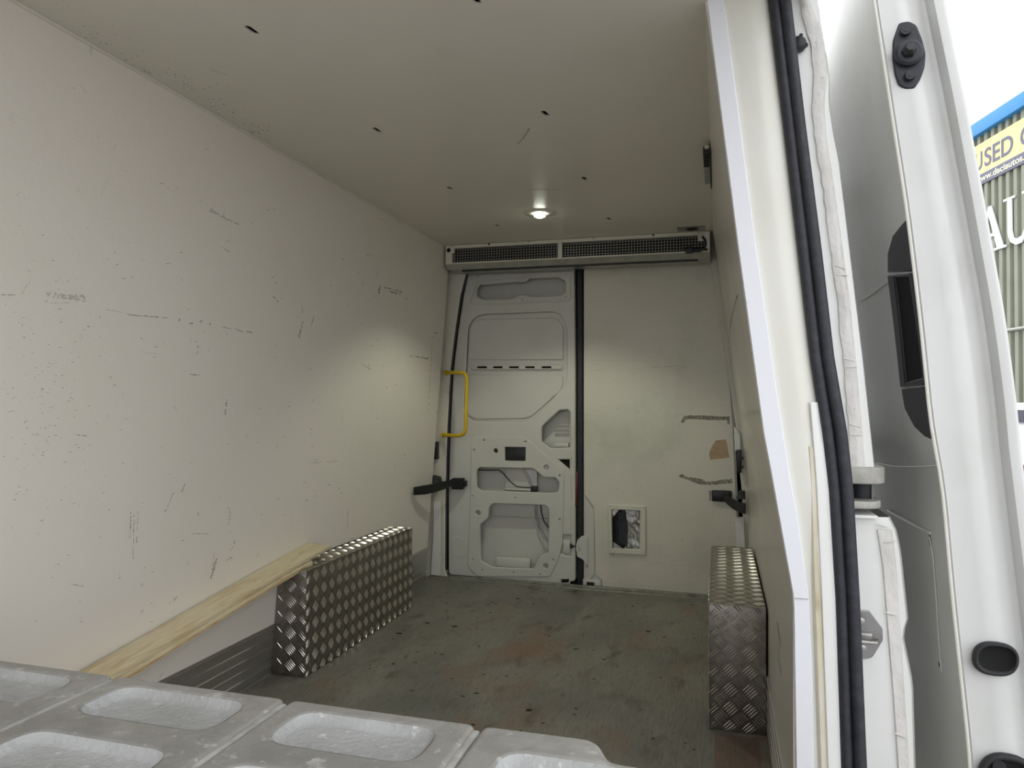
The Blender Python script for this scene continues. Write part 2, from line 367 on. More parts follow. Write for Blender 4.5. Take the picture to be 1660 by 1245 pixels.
# outer skin, deeper in, seen through the openings
plate('outer_skin', [doorO], faceY(DY+.075), 'door', d2, .004, .001)
ins = [Vector(((p.x+1.19)*.985-1.19, (p.y-.95)*.992+.95)) for p in doorO]
plate('door_shell_side', [doorO, ins], faceY(DY), 'door', d2, .078, .001)
# things inside the shell
def bx(x0, y0, x1, y1, w0, w1, cv=C2):
    a = U(cv([(x0, y0), (x1, y1)])); return ((a[0].x, DY+w0, a[1].y), (a[1].x, DY+w1, a[0].y))
s_ = MB(); s_.box(*bx(570,430,760,600,.045,.06)); s_.build('stiffener', 'door', d2, bev=.004)
s_ = MB(); s_.box(*bx(490,640,840,745,.05,.065)); s_.build('stiffener', 'door', d2, bev=.006)
s_ = MB(); s_.box(*bx(520,965,725,1040,.018,.05)); s_.build('lower_bracket', 'door', d2, bev=.008)
s_ = MB(); s_.box(*bx(572,556,730,572,.012,.04)); s_.build('lower_bracket', 'door', d2, bev=.003)
def wire(name, pts, r, mt, w=.03, cv=C2):
    q = [onY(x, y, DY+w) for x, y in cv(pts)]; return MB().tube(q, r, 8).build(name, mt, d2)
wire('cable', [(415,446),(480,448),(545,446),(575,470),(610,515),(650,545),(700,550),(745,552)], .0032, 'black')
wire('latch_rod', [(690,440),(715,480),(735,530),(750,580),(762,640),(768,720),(785,790),(815,850),(850,880)], .0055, 'steel', .04)
wire('cable', [(792,655),(798,700),(812,750),(850,800)], .0035, 'black')
s_ = MB(); s_.box(*bx(728,545,765,580,.02,.05)); s_.build('cable_clip', 'black', d2, bev=.003)
s_ = MB(); s_.box(*bx(640,375,700,392,.06,.065)); s_.box(*bx(580,308,708,394,.005,.018)); s_.build('black_blank', 'black', d2, bev=.001)
for c in (r2, r3, r4):
    s_ = MB(); cc = sum(c, Vector((0, 0)))/len(c); s_.cyl((cc.x, DY+.004, cc.y), (0, 1, 0), .018, .003); s_.build('grommet', 'galv', d2)
s_ = MB(); cc = sum(r1, Vector((0, 0)))/len(r1); s_.cyl((cc.x, DY+.006, cc.y), (0, 1, 0), .018, .003); s_.build('grommet', 'black', d2)
s_ = MB(); s_.box(*bx(895,380,970,446,.012,.014)); s_.box(*bx(912,1092,964,1134,.012,.014)); s_.build('dark_backing', 'dark', d2)
# stamped ribs seen in the corner opening
for y in (180, 206, 232):
    s_ = MB(); s_.box(*bx(862, y-3, 948, y+3, .058, .072)); s_.build('stamped_rib', 'door', d2, bev=.003)
s_ = MB(); s_.box(*bx(868,286,952,316,.03,.06)); s_.build('lower_bracket', 'door', d2, bev=.004)
# lock pocket
s_ = MB(); s_.box(*bx(900,825,985,962,.012,.016)); s_.build('lock_pocket', 'door', d2)
s_ = MB(); s_.box(*bx(925,862,968,940,-.004,.012)); s_.build('lock_plate', 'door', d2, bev=.004)
s_ = MB(); s_.box(*bx(968,884,985,910,-.010,.0)); s_.box(*bx(968,892,1003,902,-.012,.0)); s_.build('lock_catch', 'black', d2, bev=.001)
# oval embossing low on the hinge side, weather sealant down the closing edge
em = fillet(U(C2([(262,850),(300,840),(350,855),(356,940),(330,962),(270,955)])), .012)
plate('embossed_field', [em], faceY(DY-.0055), 'door', d2, .004, .0015)
for (y0, y1) in ((110,318),(330,440),(470,640),(660,810)):
    q = [onY(*C2([(974+random.uniform(-2,2), y)])[0], DY-.0045) for y in range(y0, y1, 22)]
    MB().tube(q, .0022, 6).build('brown_sealant_bead', 'sealant', d2)

# black weather strip between the doors, red lamp edge glimpsed beside it
def stripY(name, x0a, x1a, x0b, x1b, ya, yb, Y0, Y1, mt, parent, bev=.002):
    a = onY(x0a, ya, Y0); b = onY(x1a, ya, Y0); c = onY(x0b, yb, Y0); d = onY(x1b, yb, Y0)
    return MB().hexa([(c.x,Y0,c.z),(d.x,Y0,d.z),(d.x,Y1,d.z),(c.x,Y1,c.z),(a.x,Y0,a.z),(b.x,Y0,b.z),(b.x,Y1,b.z),(a.x,Y1,a.z)]).build(name, mt, parent, bev=bev)
stripY('weather_strip', 936, 944, 936, 945, 424, 948, DY+.002, DY+.05, 'rubber', d2, .003)
stripY('edge_gap_backing', 930, 950, 930, 950, 424, 952, DY+.05, DY+.052, 'dark', d2, 0)
stripY('red_lens', 933.5, 936.5, 933, 936, 765, 820, DY-.004, DY+.01, 'red', d2, .001)

# ================================================================ REAR RIGHT DOOR
d3 = empty('door_3', (-.35, DY, 0)); tag(d3, kind='structure')
bO = U([(947,420),(1149,418),(1158,450),(1169,520),(1182,600),(1188,690),(1193,800),(1196,880),(1199,975),(977,957),(976,940),(966,930),(963,822),(948,801)])
vent_c = [U([p])[0] for p in ((992,825),(1038,827),(1038,890),(993,889))]
ventH = vent_c
brk = U([(1150,796),(1186,798),(1186,814),(1150,812)])
plate('lining_board', [bO, ventH, brk], faceY(DY-.006), 'board', d3, .008, .002)
plate('metal_frame', [U([(946,418),(1150,416),(1160,450),(1171,520),(1184,600),(1191,690),(1196,800),(1202,975),(946,962)]), ventH], faceY(DY+.004), 'door', d3, .006, .002)
# stamped hinge-side panel at the lower left of this door
plate('stamped_edge', [fillet(U([(948,806),(963,826),(964,930),(948,952)]), .004)], faceY(DY-.003), 'door', d3, .006, .002)
plate('latch_cover', [fillet(U(C2([(1040,835),(1075,835),(1075,1030),(1045,975),(1012,960),(1003,905),(1012,860)])), .008)], faceY(DY-.012), 'door', d3, .010, .003)
for p in (C2([(1019,905)])[0], C2([(1025,916)])[0], C2([(1021,925)])[0]):
    c = onY(*p, DY-.0125); MB().cyl(c, (0, -1, 0), .0028, .001, 8).build('screw', 'dark', d3)
q = U(C2([(1068,1108),(1113,1110),(1113,1146),(1068,1144)])); MB().box((q[0].x, DY-.011, q[2].y), (q[1].x, DY-.009, q[0].y)).build('black_stop', 'black', d3)
q = U(C2([(1045,1090),(1150,1150)])); MB().box((q[0].x, DY-.009, q[1].y), (q[1].x, DY-.003, q[0].y)).build('stamped_foot', 'door', d3, bev=.002)
# vent: square bezel with four screws, crumpled foil insulation and dark void behind
vo = [U([p])[0] for p in ((985.5,817),(1047,820),(1047.5,899),(987,896))]
bz = plate('vent_bezel', [fillet(vo, .003), vent_c], faceY(DY-.019), 'board', d3, .013, .003)
for p in ((989,821),(1043,823),(1043,895),(990,892)):
    c = onY(*p, DY-.0192); MB().cyl(c, (0, -1, 0), .0035, .0015, 8).build('screw', 'screw', bz)
nx, nz = 14, 18; a = U([(1012,822)])[0]; b = U([(1042,894)])[0]; vs = []; fs = []
for j in range(nz+1):
    for i in range(nx+1):
        x = a.x+(b.x-a.x)*i/nx; z = a.y+(b.y-a.y)*j/nz
        vs.append((x, DY+.03+random.uniform(-.006, .006), z))
fs = [(j*(nx+1)+i, j*(nx+1)+i+1, (j+1)*(nx+1)+i+1, (j+1)*(nx+1)+i) for j in range(nz) for i in range(nx)]
pyobj('foil_insulation', vs, fs, 'foil', d3, True, 60)
a = U([(988,820)])[0]; b = U([(1046,896)])[0]
MB().box((a.x, DY+.06, b.y), (b.x, DY+.065, a.y)).build('vent_void', 'rubber', d3)
for pts in ([(990,824),(1006,824),(991,842)], [(990,876),(1012,892),(990,892)]):
    plate('foil_corner', [U(pts)], faceY(DY+.006), 'foil', d3, .004, .001)
plate('shutter_leaf', [U([(1000,832),(1013,825),(1017,858),(1016,888),(1004,880)])], faceY(DY+.02), 'rubber', d3, .004, .001)
# torn adhesive residue, scuffs, and the tan sticker
def residue(name, px, onf, fn, mt, parent, rag=1.6):
    lp = seg_noise([onf(*p) for p in px], 0, 1); return None
def ragged(pts, amp, sub):
    out = []
    for i in range(len(pts)):
        a = Vector(pts[i]); b = Vector(pts[(i+1) % len(pts)])
        for k in range(sub): out.append(a.lerp(b, k/sub) + Vector((random.uniform(-amp, amp), random.uniform(-amp, amp))))
    return out
CR = lambda pts: [(920+x/4.15, 400+y/4.15) for x, y in pts]
CS = lambda pts: [(920+x/3.891, 680+y/3.891) for x, y in pts]
plate('glue_residue', [ragged(U(CR([(765,1180),(780,1140),(830,1132),(1092,1142),(1092,1195),(1076,1192),(1074,1165),(800,1160),(780,1185)])), .0022, 9)], faceY(DY-.0065), 'residue', d3, .0006, .0001)
plate('glue_residue', [ragged(U(CS([(700,350),(725,345),(760,365),(830,370),(880,392),(1038,376),(1038,402),(900,412),(830,408),(740,372),(712,366)])), .0022, 8)], faceY(DY-.0065), 'residue', d3, .0006, .0001)
st = plate('sticker', [U(CS([(935,132),(1000,125),(1022,240),(900,254),(893,215)]))], faceY(DY-.0065), 'tan', d3, .0008, .0002); st['label'] = 'torn tan paper label'
plate('turned_corner', [U(CS([(935,132),(950,165),(925,200),(893,215),(905,180)]))], faceY(DY-.0085), 'tan', d3, .001, .0002)
def ticks(px, onf, off, wid, mt, name, parent, amp=.3, gaps=.25, vary=.6):
    """irregular short flakes along lines: worn marks"""
    vs = []; fs = []
    for seg in px:
        (x0, y0), (x1, y1) = seg[0], seg[1]; wpx = seg[2] if len(seg) > 2 else wid
        L = math.hypot(x1-x0, y1-y0); n = max(2, int(L/2.2))
        dx, dy = (x1-x0)/max(L, .01), (y1-y0)/max(L, .01)
        prevw = wpx
        for k in range(n):
            if random.random() < gaps: continue
            t0, t1 = k/n*L, (k+1.15)/n*L; j = random.uniform(-amp, amp)*wpx
            w0 = wpx*random.uniform(1-vary, 1); w1 = wpx*random.uniform(1-vary, 1)
            i = len(vs)
            for (t, s) in ((t0, -w0), (t1, -w1), (t1, w1), (t0, w0)):
                X = x0+dx*t - dy*(s/2+j); Y = y0+dy*t + dx*(s/2+j)
                p = onf(X, Y); vs.append(p + off)
            fs.append((i, i+1, i+2, i+3))
    o = pyobj(name, vs, fs, mt, parent, False); tag(o, kind='stuff'); return o
onB = lambda x, y: onY(x, y, DY-.0062)
ticks([(CR([p])[0], CR([q])[0], w_) for p, q, w_ in [((140,765),(860,770),.8),((165,790),(220,790),1.5),((150,830),(245,830),1.6),((580,810),(800,805),2.5),((720,835),(800,810),1.2),((960,840),(1090,838),1.2)]]
      + [(CS([p])[0], CS([q])[0], w_) for p, q, w_ in [((190,872),(260,880),1.6),((260,880),(480,888),1.3),((480,895),(900,940),1.5),((230,1030),(640,1062),.9),((585,575),(572,690),1),((572,690),(545,750),.9),((225,665),(225,790),.7)]],
      onB, Vector((0, -.0004, 0)), 1, 'scuff_l', 'scuff_marks', d3, gaps=.3)

# ---- door check straps (thing for each side)
def strap(name, label, px, depths, hts, plate_px):
    t = empty(name, onY(plate_px[0], plate_px[1], DY-.03)); tag(t, label, 'door strap')
    vs = []; fs = []
    for (x, y), Yd, h in zip(px, depths, hts):
        p = onY(x, y, Yd)
        for dz in (-h/2, h/2):
            for dyy in (-.008, .008): vs.append((p.x, p.y+dyy, p.z+dz))
    n = len(px)
    for k in range(n-1):
        i = 4*k; fs += [(i, i+4, i+5, i+1), (i+2, i+3, i+7, i+6), (i, i+2, i+6, i+4), (i+1, i+5, i+7, i+3)]
    fs += [(0, 1, 3, 2), (4*n-4, 4*n-2, 4*n-1, 4*n-3)]
    pyobj('strap_arm', vs, fs, 'black', t, True, 40, True, .002)
    return t
t = strap('door_strap', 'black check strap from left wall to left rear door', [(671,796),(690,794),(705,791),(722,786),(736,781),(752,779)], [3.55,3.62,3.70,3.79,3.86,3.90], [.042,.050,.050,.044,.036,.030], (742,783))
a = onY(735, 792, DY-.02); b = onY(753, 775, DY-.02); MB().box((a.x, DY-.055, a.z), (b.x, DY-.008, b.z)).build('hinge_block', 'black', t, bev=.004)
a = onY(753, 788, DY-.02); b = onY(757, 779, DY-.02); MB().box((a.x, DY-.04, a.z), (b.x, DY-.01, b.z)).build('hinge_pin', 'black', t, bev=.002)
a = onY(700, 782, 3.87); b = onY(712, 771, 3.87); MB().hexa([(a.x,3.84,a.z),(b.x+.01,3.84,a.z),(b.x+.01,3.9,a.z),(a.x,3.9,a.z),(a.x+.004,3.85,b.z),(a.x+.02,3.85,b.z),(b.x,3.9,b.z-.008),(a.x+.004,3.9,b.z)]).build('rubber_stop', 'black', t, bev=.003)
t = strap('door_strap', 'black curved check strap from right rear door to right wall', [(1172,800),(1178,809),(1188,817),(1198,822),(1209,825)], [3.90,3.87,3.83,3.78,3.72], [.040,.046,.050,.052,.054], (1165,804))
a = onY(1154, 812, DY-.02); b = onY(1186, 796, DY-.02); MB().box((a.x, DY-.03, a.z), (b.x, DY+.0, b.z)).build('hinge_block', 'black', t, bev=.004)
a = onY(1194, 808, 3.87); b = onY(1208, 796, 3.87); MB().hexa([(a.x,3.84,a.z),(b.x,3.84,a.z),(b.x,3.9,a.z),(a.x,3.9,a.z),(a.x+.014,3.85,b.z),(b.x,3.85,b.z),(b.x,3.9,b.z),(a.x+.014,3.9,b.z)]).build('rubber_stop', 'black', t, bev=.003)

# ---- yellow grab handle
t = empty('grab_handle', onY(722, 655, 3.90)); tag(t, 'yellow tubular grab handle on pillar beside left rear door', 'handle')
path = [onY(723,604,3.905), onY(735,604,3.86), onY(748,604,3.82), onY(754,606,3.815), onY(757,613,3.815), onY(756,650,3.815), onY(755,695,3.815), onY(752,703,3.815), onY(746,706,3.82), onY(735,706,3.86), onY(719,705,3.905)]
MB().tube(path, .0105, 12).build('tube', 'yellow', t)
for p in (path[0], path[-1]): MB().cyl(p+Vector((0, .004, 0)), (-.25, 1, 0), .017, .008, 14).build('mounting_foot', 'yellow', t, bev=.001)

# ---- long air unit above the rear doors
UY = 3.75
zt = ZC; z1 = onY(920, 392, UY).z; z0 = onY(920, 418, UY).z
x0 = onY(722, 420, UY).x; x1 = onY(1151, 392, UY).x
mx0 = onY(733, 418, UY).x; mx1 = onY(1147, 392, UY).x
zb = z0 - .030
t = empty('air_unit', ((x0+x1)/2, UY, zb)); tag(t, 'long white air unit with wire mesh front under the ceiling above rear doors', 'air unit')
prof = [(UY+.004, zt), (UY+.004, zb+.022), (UY+.03, zb), (3.93, zb), (3.93, zb+.004), (UY+.034, zb+.004), (UY+.010, zb+.024), (UY+.010, zt)]
prof = [(UY+.05, zt), (3.93, zt), (3.93, zb), (UY+.035, zb), (UY+.002, z0-.004), (UY+.006, z0-.001), (UY+.05, z0-.001)]
vs = [(x, p[0], p[1]) for x in (x0, x1) for p in prof]; n = len(prof)
pyobj('casing', vs, [(i, (i+1) % n, n+(i+1) % n, n+i) for i in range(n)] + [tuple(range(n))[::-1], tuple(range(n, 2*n))], 'galv', t, False)
hole = [(mx0, z0+.004), (mx1, z0+.004), (mx1, z1-.003), (mx0, z1-.003)]
fr = plate('front_frame', [[(x0, z0-.004), (x1, z0-.004), (x1, zt-.002), (x0, zt-.002)], hole], faceY(UY), 'board', t, .004, .001)
for px_ in (793, 857, 962, 1059):
    c = onY(px_, 400, UY-.001); MB().cyl((c.x, UY-.0005, (z1+zt)/2+.001), (0, -1, 0), .0055, .002, 10).build('bolt_head', 'black' if px_ in (793, 1059) else 'galv', t)
MB().box((mx0-.004, UY+.044, z0), (mx1+.004, UY+.048, z1)).build('dark_core', 'dark', t, smooth=False)
wm = MB(); nxw = 90; s = (mx1-mx0)/nxw
for k in range(nxw+1):
    x = mx0 + s*k; wm.box((x-.0006, UY+.002, z0), (x+.0006, UY+.004, z1))
nz_ = 6
for k in range(nz_+1):
    z = z0 + (z1-z0)*k/nz_; wm.box((mx0, UY+.0042, z-.0005), (mx1, UY+.0058, z+.0005))
o = wm.build('wire_mesh', 'wire', t, smooth=False); o['kind'] = 'stuff'
c = onY(908, 405, UY).x; MB().box((c-.011, UY-.008, z0-.006), (c+.011, UY+.001, zt-.012)).build('centre_bracket', 'board', t, bev=.002)
c = onY(728, 410, UY); MB().box((x0+.002, UY-.006, z1-.03), (x0+.055, UY+.0, z1+.006)).build('end_plate', 'board', t, bev=.002)
MB().cyl((c.x, UY-.006, z1-.012), (0, -1, 0), .012, .002, 14).build('end_hole', 'dark', t)
MB().box((x1-.028, UY-.008, z0+.012), (x1-.001, UY+.0, zt-.01)).build('end_plate', 'body', t, bev=.002)
MB().box((onY(1131,380,UY).x, UY-.004, z1-.034), (onY(1144,380,UY).x, UY+.004, z1+.004)).build('end_plate', 'board', t, bev=.001)
cp = [onY(*p, UY-d) for p, d in (((1139,384),.010),((1143,389),.028),((1144,396),.030),((1142,403),.030),((1134,406),.028),((1124,406),.028))]
MB().tube(cp, .006, 8).build('black_cable', 'black', t)
a = onY(1111, 411, UY-.02); b = onY(1124, 400, UY-.02); MB().box((a.x, UY-.035, a.z), (b.x, UY-.008, b.z)).build('cable_plug', 'black', t, bev=.004)
a = onY(1124, 409, UY-.02); b = onY(1137, 403, UY-.02); MB().box((a.x, UY-.030, a.z), (b.x, UY-.012, b.z)).build('cable_plug', 'black', t, bev=.003)
# dark joint under the unit
MB().box((x0+.08, UY+.045, zb-.008), (x1-.06, UY+.06, zb)).build('drip_seal', 'rubber', t)

# ---- ceiling lamp
L0 = onZ(875, 345, ZC)
t = empty('ceiling_light', L0); tag(t, 'small round lit LED lamp set in the ceiling near rear doors', 'light')
MB().cyl((L0.x, L0.y, ZC-.0002), (0, 0, -1), .072, .004, 32, .066).build('rim', 'ceil', t)
MB().tube([Vector((L0.x, L0.y, ZC-.004)), Vector((L0.x, L0.y, ZC-.016)), Vector((L0.x, L0.y, ZC-.022))], [.028, .026, .014], 20).build('lens', 'lens', t)
ld = bpy.data.lights.new('lamp_light', 'SPOT'); ld.energy = 13; ld.color = (.96, 1, .80); ld.spot_size = math.radians(118); ld.spot_blend = .45; ld.shadow_soft_size = .03
lo = bpy.data.objects.new('lamp_light', ld); COL.objects.link(lo); lo.location = (L0.x, L0.y, ZC-.03); lo.parent = t; lo.matrix_parent_inverse = t.matrix_world.inverted()

# ---- ridged grille at the edge of ceiling and right wall, bracket plate by the unit
t = empty('ceiling_grille', onZ(1148, 262, ZC-.01)); tag(t, 'narrow black ridged grille at ceiling edge above right wall', 'grille')
ga = onZ(1141, 237, ZC-.004); gb = onZ(1145, 291, ZC-.004)
MB().box((ga.x+.002, ga.y, ZC-.012), (ga.x+.017, gb.y, ZC-.0005)).build('base', 'board', t, bev=.002)
n = 18
for k in range(n):
    y = ga.y+(gb.y-ga.y)*(k+.5)/n; h = (gb.y-ga.y)/n*.22
    MB().box((ga.x-.003, y-h, ZC-.024), (ga.x+.017, y+h, ZC-.004)).build('slat', 'black' if k < 8 else 'galv', t, smooth=False)
MB().box((ga.x+.0175, ga.y-.04, ZC-.030), (ga.x+.0215, gb.y+.04, ZC-.001)).build('rail', 'black', t, bev=.001)
a = onZ(1097, 372, ZC); b = onZ(1146, 368, ZC)
t = empty('ceiling_bracket', (a+b)/2); tag(t, 'flat grey metal plate with dark slot on ceiling beside air unit', 'bracket')
pa = [onZ(*p, ZC) for p in ((1097,368),(1146,365),(1146,372),(1097,376))]
plate('plate', [[(pa[0].x, -3.62), (pa[1].x-.01, -3.62), (pa[1].x-.01, -3.745), (pa[0].x, -3.745)]], lambda u, v, w: Vector((u, -v, ZC-.003-w)), 'alu', t, .003, .0008)
plate('slot', [circle(((pa[0].x+pa[1].x)/2, -3.68), .032, 14, .6)], lambda u, v, w: Vector((u, -v, ZC-.0065-w)), 'dark', t, .0008, .0002)

# ================================================================ WHEEL ARCH BOXES
BY0, BY1, BH = 2.365, 3.32, .389
def treads(parent, spec, uo=0):
    """raised five-bar tread on one face: origin, u axis, v axis, normal, lengths"""
    o, u, v, nrm, Lu, Lv = spec; vs = []; fs = []
    o = Vector(o); u = Vector(u); v = Vector(v); nrm = Vector(nrm); P = .058
    iu, iv = int(2*Lu/P)+2, int(2*Lv/P)+2
    for i in range(-2, iu):
        for j in range(-2, iv):
            if (i+j) % 2: continue
            cu_, cv_ = (i*.5+.12)*P+uo, (j*.5+.2)*P
            if i % 2 == 0: d = Vector((.707, .707)) ; 
            else: d = Vector((.707, -.707))
            pd = Vector((-d.y, d.x))
            for k in range(5):
                off = (k-2)*.0078
                c = Vector((cu_, cv_)) + pd*off; hl = .0205*(1-.10*abs(k-2)/2); hw = .0020
                if not (.003 < c.x < Lu-.003 and .003 < c.y < Lv-.003): continue
                b = len(vs)
                for (a_, w_) in ((-hl, 0), (-hl*.5, -hw), (hl*.5, -hw), (hl, 0), (hl*.5, hw), (-hl*.5, hw)):
                    q = c + d*a_ + pd*w_; vs.append(o + u*min(max(q.x, .001), Lu-.001) + v*min(max(q.y, .001), Lv-.001))
                for a_ in (-hl*.5, hl*.5):
                    q = c + d*a_; vs.append(o + u*min(max(q.x, .001), Lu-.001) + v*min(max(q.y, .001), Lv-.001) + nrm*.0021)
                fs += [(b, b+1, b+6), (b+1, b+2, b+7, b+6), (b+2, b+3, b+7), (b+3, b+4, b+7), (b+4, b+5, b+6, b+7), (b+5, b, b+6)]
    ob = pyobj('tread_pattern', vs, fs, 'tread', parent, True, 60, False); ob['kind'] = 'stuff'
def wheel_box(label, xa, xb, side):
    t = empty('wheel_arch_box', ((xa+xb)/2, (BY0+BY1)/2, 0)); tag(t, label, 'wheel box', 'checker plate wheel boxes along the side walls')
    t['group'] = 'checker plate wheel boxes'
    e = .0015
    sl_ = (lambda p: Vector((p.x+(.0225*p.z/BH if side > 0 and p.x < xa+.01 else 0), p.y, p.z)))
    MB().box((xa, BY0+e, 0.001), (xb, BY0+.003+e, BH-.002), sl_).build('front_plate', 'plate', t, bev=.0008)
    xs = xb if side > 0 else xa
    MB().box((xs-.003 if side > 0 else xs, BY0+e, .001), (xs if side > 0 else xs+.003, BY1, BH-.002)).build('side_plate', 'plate', t, bev=.0008)
    MB().box((xa, BY0, BH-.003), (xb, BY1, BH), sl_).build('top_plate', 'plate', t, bev=.001)
    MB().box((xa, BY1-.003, .001), (xb, BY1, BH-.003), sl_).build('rear_plate', 'plate', t, bev=.0008)
    xt = xa+.022 if side > 0 else xa
    treads(t, ((xt, BY0+e, .001), (1, 0, 0), (0, 0, 1), (0, -1, 0), xb-xt, BH), .018 if side > 0 else 0)
    treads(t, ((xt, BY0, BH), (1, 0, 0), (0, 1, 0), (0, 0, 1), xb-xt, BY1-BY0))
    if side > 0: treads(t, ((xs, BY0+e, .001), (0, 1, 0), (0, 0, 1), (1, 0, 0), BY1-BY0, BH))
    else: treads(t, ((xs, BY1, .001), (0, -1, 0), (0, 0, 1), (-1, 0, 0), BY1-BY0, BH))
    # bead of folded edge
    MB().tube([(xa+.026 if side > 0 else xa+.002, BY0+.001, BH-.001), (xb-.002, BY0+.001, BH-.001)], .0018, 6).build('folded_edge', 'tread', t)
    MB().tube([(xs, BY0+.001, .004), (xs, BY0+.001, BH-.004)], .0018, 6).build('folded_edge', 'tread', t)
    return t
t1 = wheel_box('metal checker plate wheel box on the left under the plank ends', -1.5935, -1.452, 1)
t2 = wheel_box('metal checker plate wheel box on the right beside glossy wall', -.030, .1395, -1)
for t in (t1, t2):
    if 'group' in t: del t['group']
# silicone line where the left box meets the wall
MB().tube([(xl(BH)+.010, BY0+.05+k*.09, BH+.001) for k in range(10)], .003, 6).build('sealant_line', 'rubber', t1)

# ================================================================ PLANKS
def plank(name, label, xa, xb, ya, yb, th, dz, skew):
    """lies along the left wall, sloping down towards the front"""
    zz = lambda y: .449 + dz - .1236*(2.52-y)
    tilt = .20; n = 14; vs = []
    for k in range(n+1):
        y = ya+(yb-ya)*k/n
        for (x, top) in ((xa, 0), (xb, 0), (xb, 1), (xa, 1)):
            yy = y + (skew if k == n and x == xb else 0)
            vs.append((x, yy, zz(y) - (x-xa)*tilt - (th if not top else 0) + .0008*math.sin(k*1.3)))
    fs = [(4*k+q, 4*k+(q+1) % 4, 4*k+4+(q+1) % 4, 4*k+4+q) for k in range(n) for q in range(4)] + [(3, 2, 1, 0), tuple(4*n+q for q in range(4))]
    o = pyobj(name, vs, fs, 'wood', None, True, 30, True, .0012)
    tag(o, label, 'plank'); return o
plank('wooden_plank', 'upper pale pine plank sloping along the left wall onto the wheel box', -1.566, -1.490, .45, 2.55, .014, 0, .05)
lp_ = plank('wooden_plank', 'lower pine plank with brown split edge directly under the upper plank', -1.564, -1.4840, .45, 2.43, .016, -.0160, .03)
vs = []
for y in (.46, 2.42):
    zq = .449 - .0160 - .1236*(2.52-y) - .080*.20
    vs += [(-1.4841, y, zq-.0115), (-1.4832, y, zq-.0115), (-1.4832, y, zq-.0075), (-1.4841, y, zq-.0075)]
pyobj('split_edge', vs, [(0, 1, 5, 4), (1, 2, 6, 5), (2, 3, 7, 6), (3, 0, 4, 7), (0, 3, 2, 1), (4, 5, 6, 7)], 'wood_edge', lp_, False)

# ================================================================ GREY MOULDED LID IN THE FOREGROUND
h = .42; ZT = CAM.z - h; s0 = 1.0
t = empty('plastic_pallet_box', (-.75*1, .35, 0)); tag(t, 'weathered grey moulded plastic pallet box with recessed pockets in the foreground', 'pallet box')
topf = lambda u, v, w: Vector((u, v, ZT+w))
H = lambda k: -k*h
joints = [3.46, 2.77, 2.085, 1.378, .708, .19]
YF = 2.150*h
for k in range(5):
    xa, xb = H(joints[k]), H(joints[k+1]); g_ = .0055
    loops = []
    if k < 4:
        far = YF - .0
        ol = fillet([(xa+g_, -.15), (xb-g_, -.15), (xb-g_, far), (xa+g_, far)], [.005, .005, .012, .012])
    else:
        ol = fillet([(xa+g_, -.15), (H(-.02), -.15), (H(-.02), 2.025*h), (H(.29), 2.035*h), (H(.335), 2.13*h), (H(.37), YF+.002), (xa+g_, YF)], [.005, .005, .008, .012, .02, .012, .012])
    pockets = []
    wdt = xb-xa
    for r_ in range(6):
        yt = (2.085 - r_*.35)*h; yb_ = yt - .215*h
        if yb_ < -.1: break
        if k == 4: pa_, pb_ = xa+.052, xa+.052+.15
        else: pa_, pb_ = xa+.040, xb-.045
        if k == 4 and r_ == 0: yt -= .03; yb_ -= .03
        if k == 4 and r_ > 0: continue
        pockets.append(fillet([(pa_, yb_), (pb_, yb_), (pb_, yt), (pa_, yt)], .034, 6))
    pn = plate('lid_panel', [ol] + pockets, topf, 'grey_plastic', t, .018, .0065, 3, 80)
    for pk in pockets:
        # sloping wall of each pocket and its floor
        c = sum(pk, Vector((0, 0)))/len(pk); n = len(pk); vs = []; fs = []
        rings = [(1.015, -.0015), (1.0, -.004), (.955, -.0115), (.90, -.0135)]
        for (sc_, zz) in rings:
            for p in pk:
                dx = p.x-c.x; dyy = p.y-c.y; ins_ = (1-sc_)*.06
                lx = max(abs(dx)-ins_*1.6, 0)*(1 if dx > 0 else -1); ly = max(abs(dyy)-ins_*1.6, 0)*(1 if dyy > 0 else -1)
                vs.append((c.x+lx, c.y+ly, ZT+zz))
        for r_ in range(len(rings)-1):
            for q in range(n): fs.append((r_*n+q, r_*n+(q+1) % n, (r_+1)*n+(q+1) % n, (r_+1)*n+q))
        fs.append(tuple((len(rings)-1)*n+q for q in range(n)))
        pyobj('recessed_pocket', vs, fs, 'grey_pocket', pn, True, 60)
for k in range(1, 5):
    x = H(joints[k]); MB().box((x-.0075, -.15, ZT-.016), (x+.0045, YF-.010, ZT-.0022)).build('joint_web', 'worn_edge', t, bev=.004)
bd = MB(); bd.box((H(3.44), -.14, .12), (H(.0), YF-.10, ZT-.018)); bd.build('box_body', 'grey_plastic', t, bev=.01)
MB().box((H(3.44), YF-.16, ZT-.085), (H(.36), YF-.012, ZT-.0165)).build('lid_skirt', 'grey_plastic', t, bev=.008)
for xx in (-1.40, -.80, -.12):
    MB().box((xx, -.14, 0.001), (xx+.10, YF-.11, .125)).build('runner', 'grey_plastic', t, bev=.006)

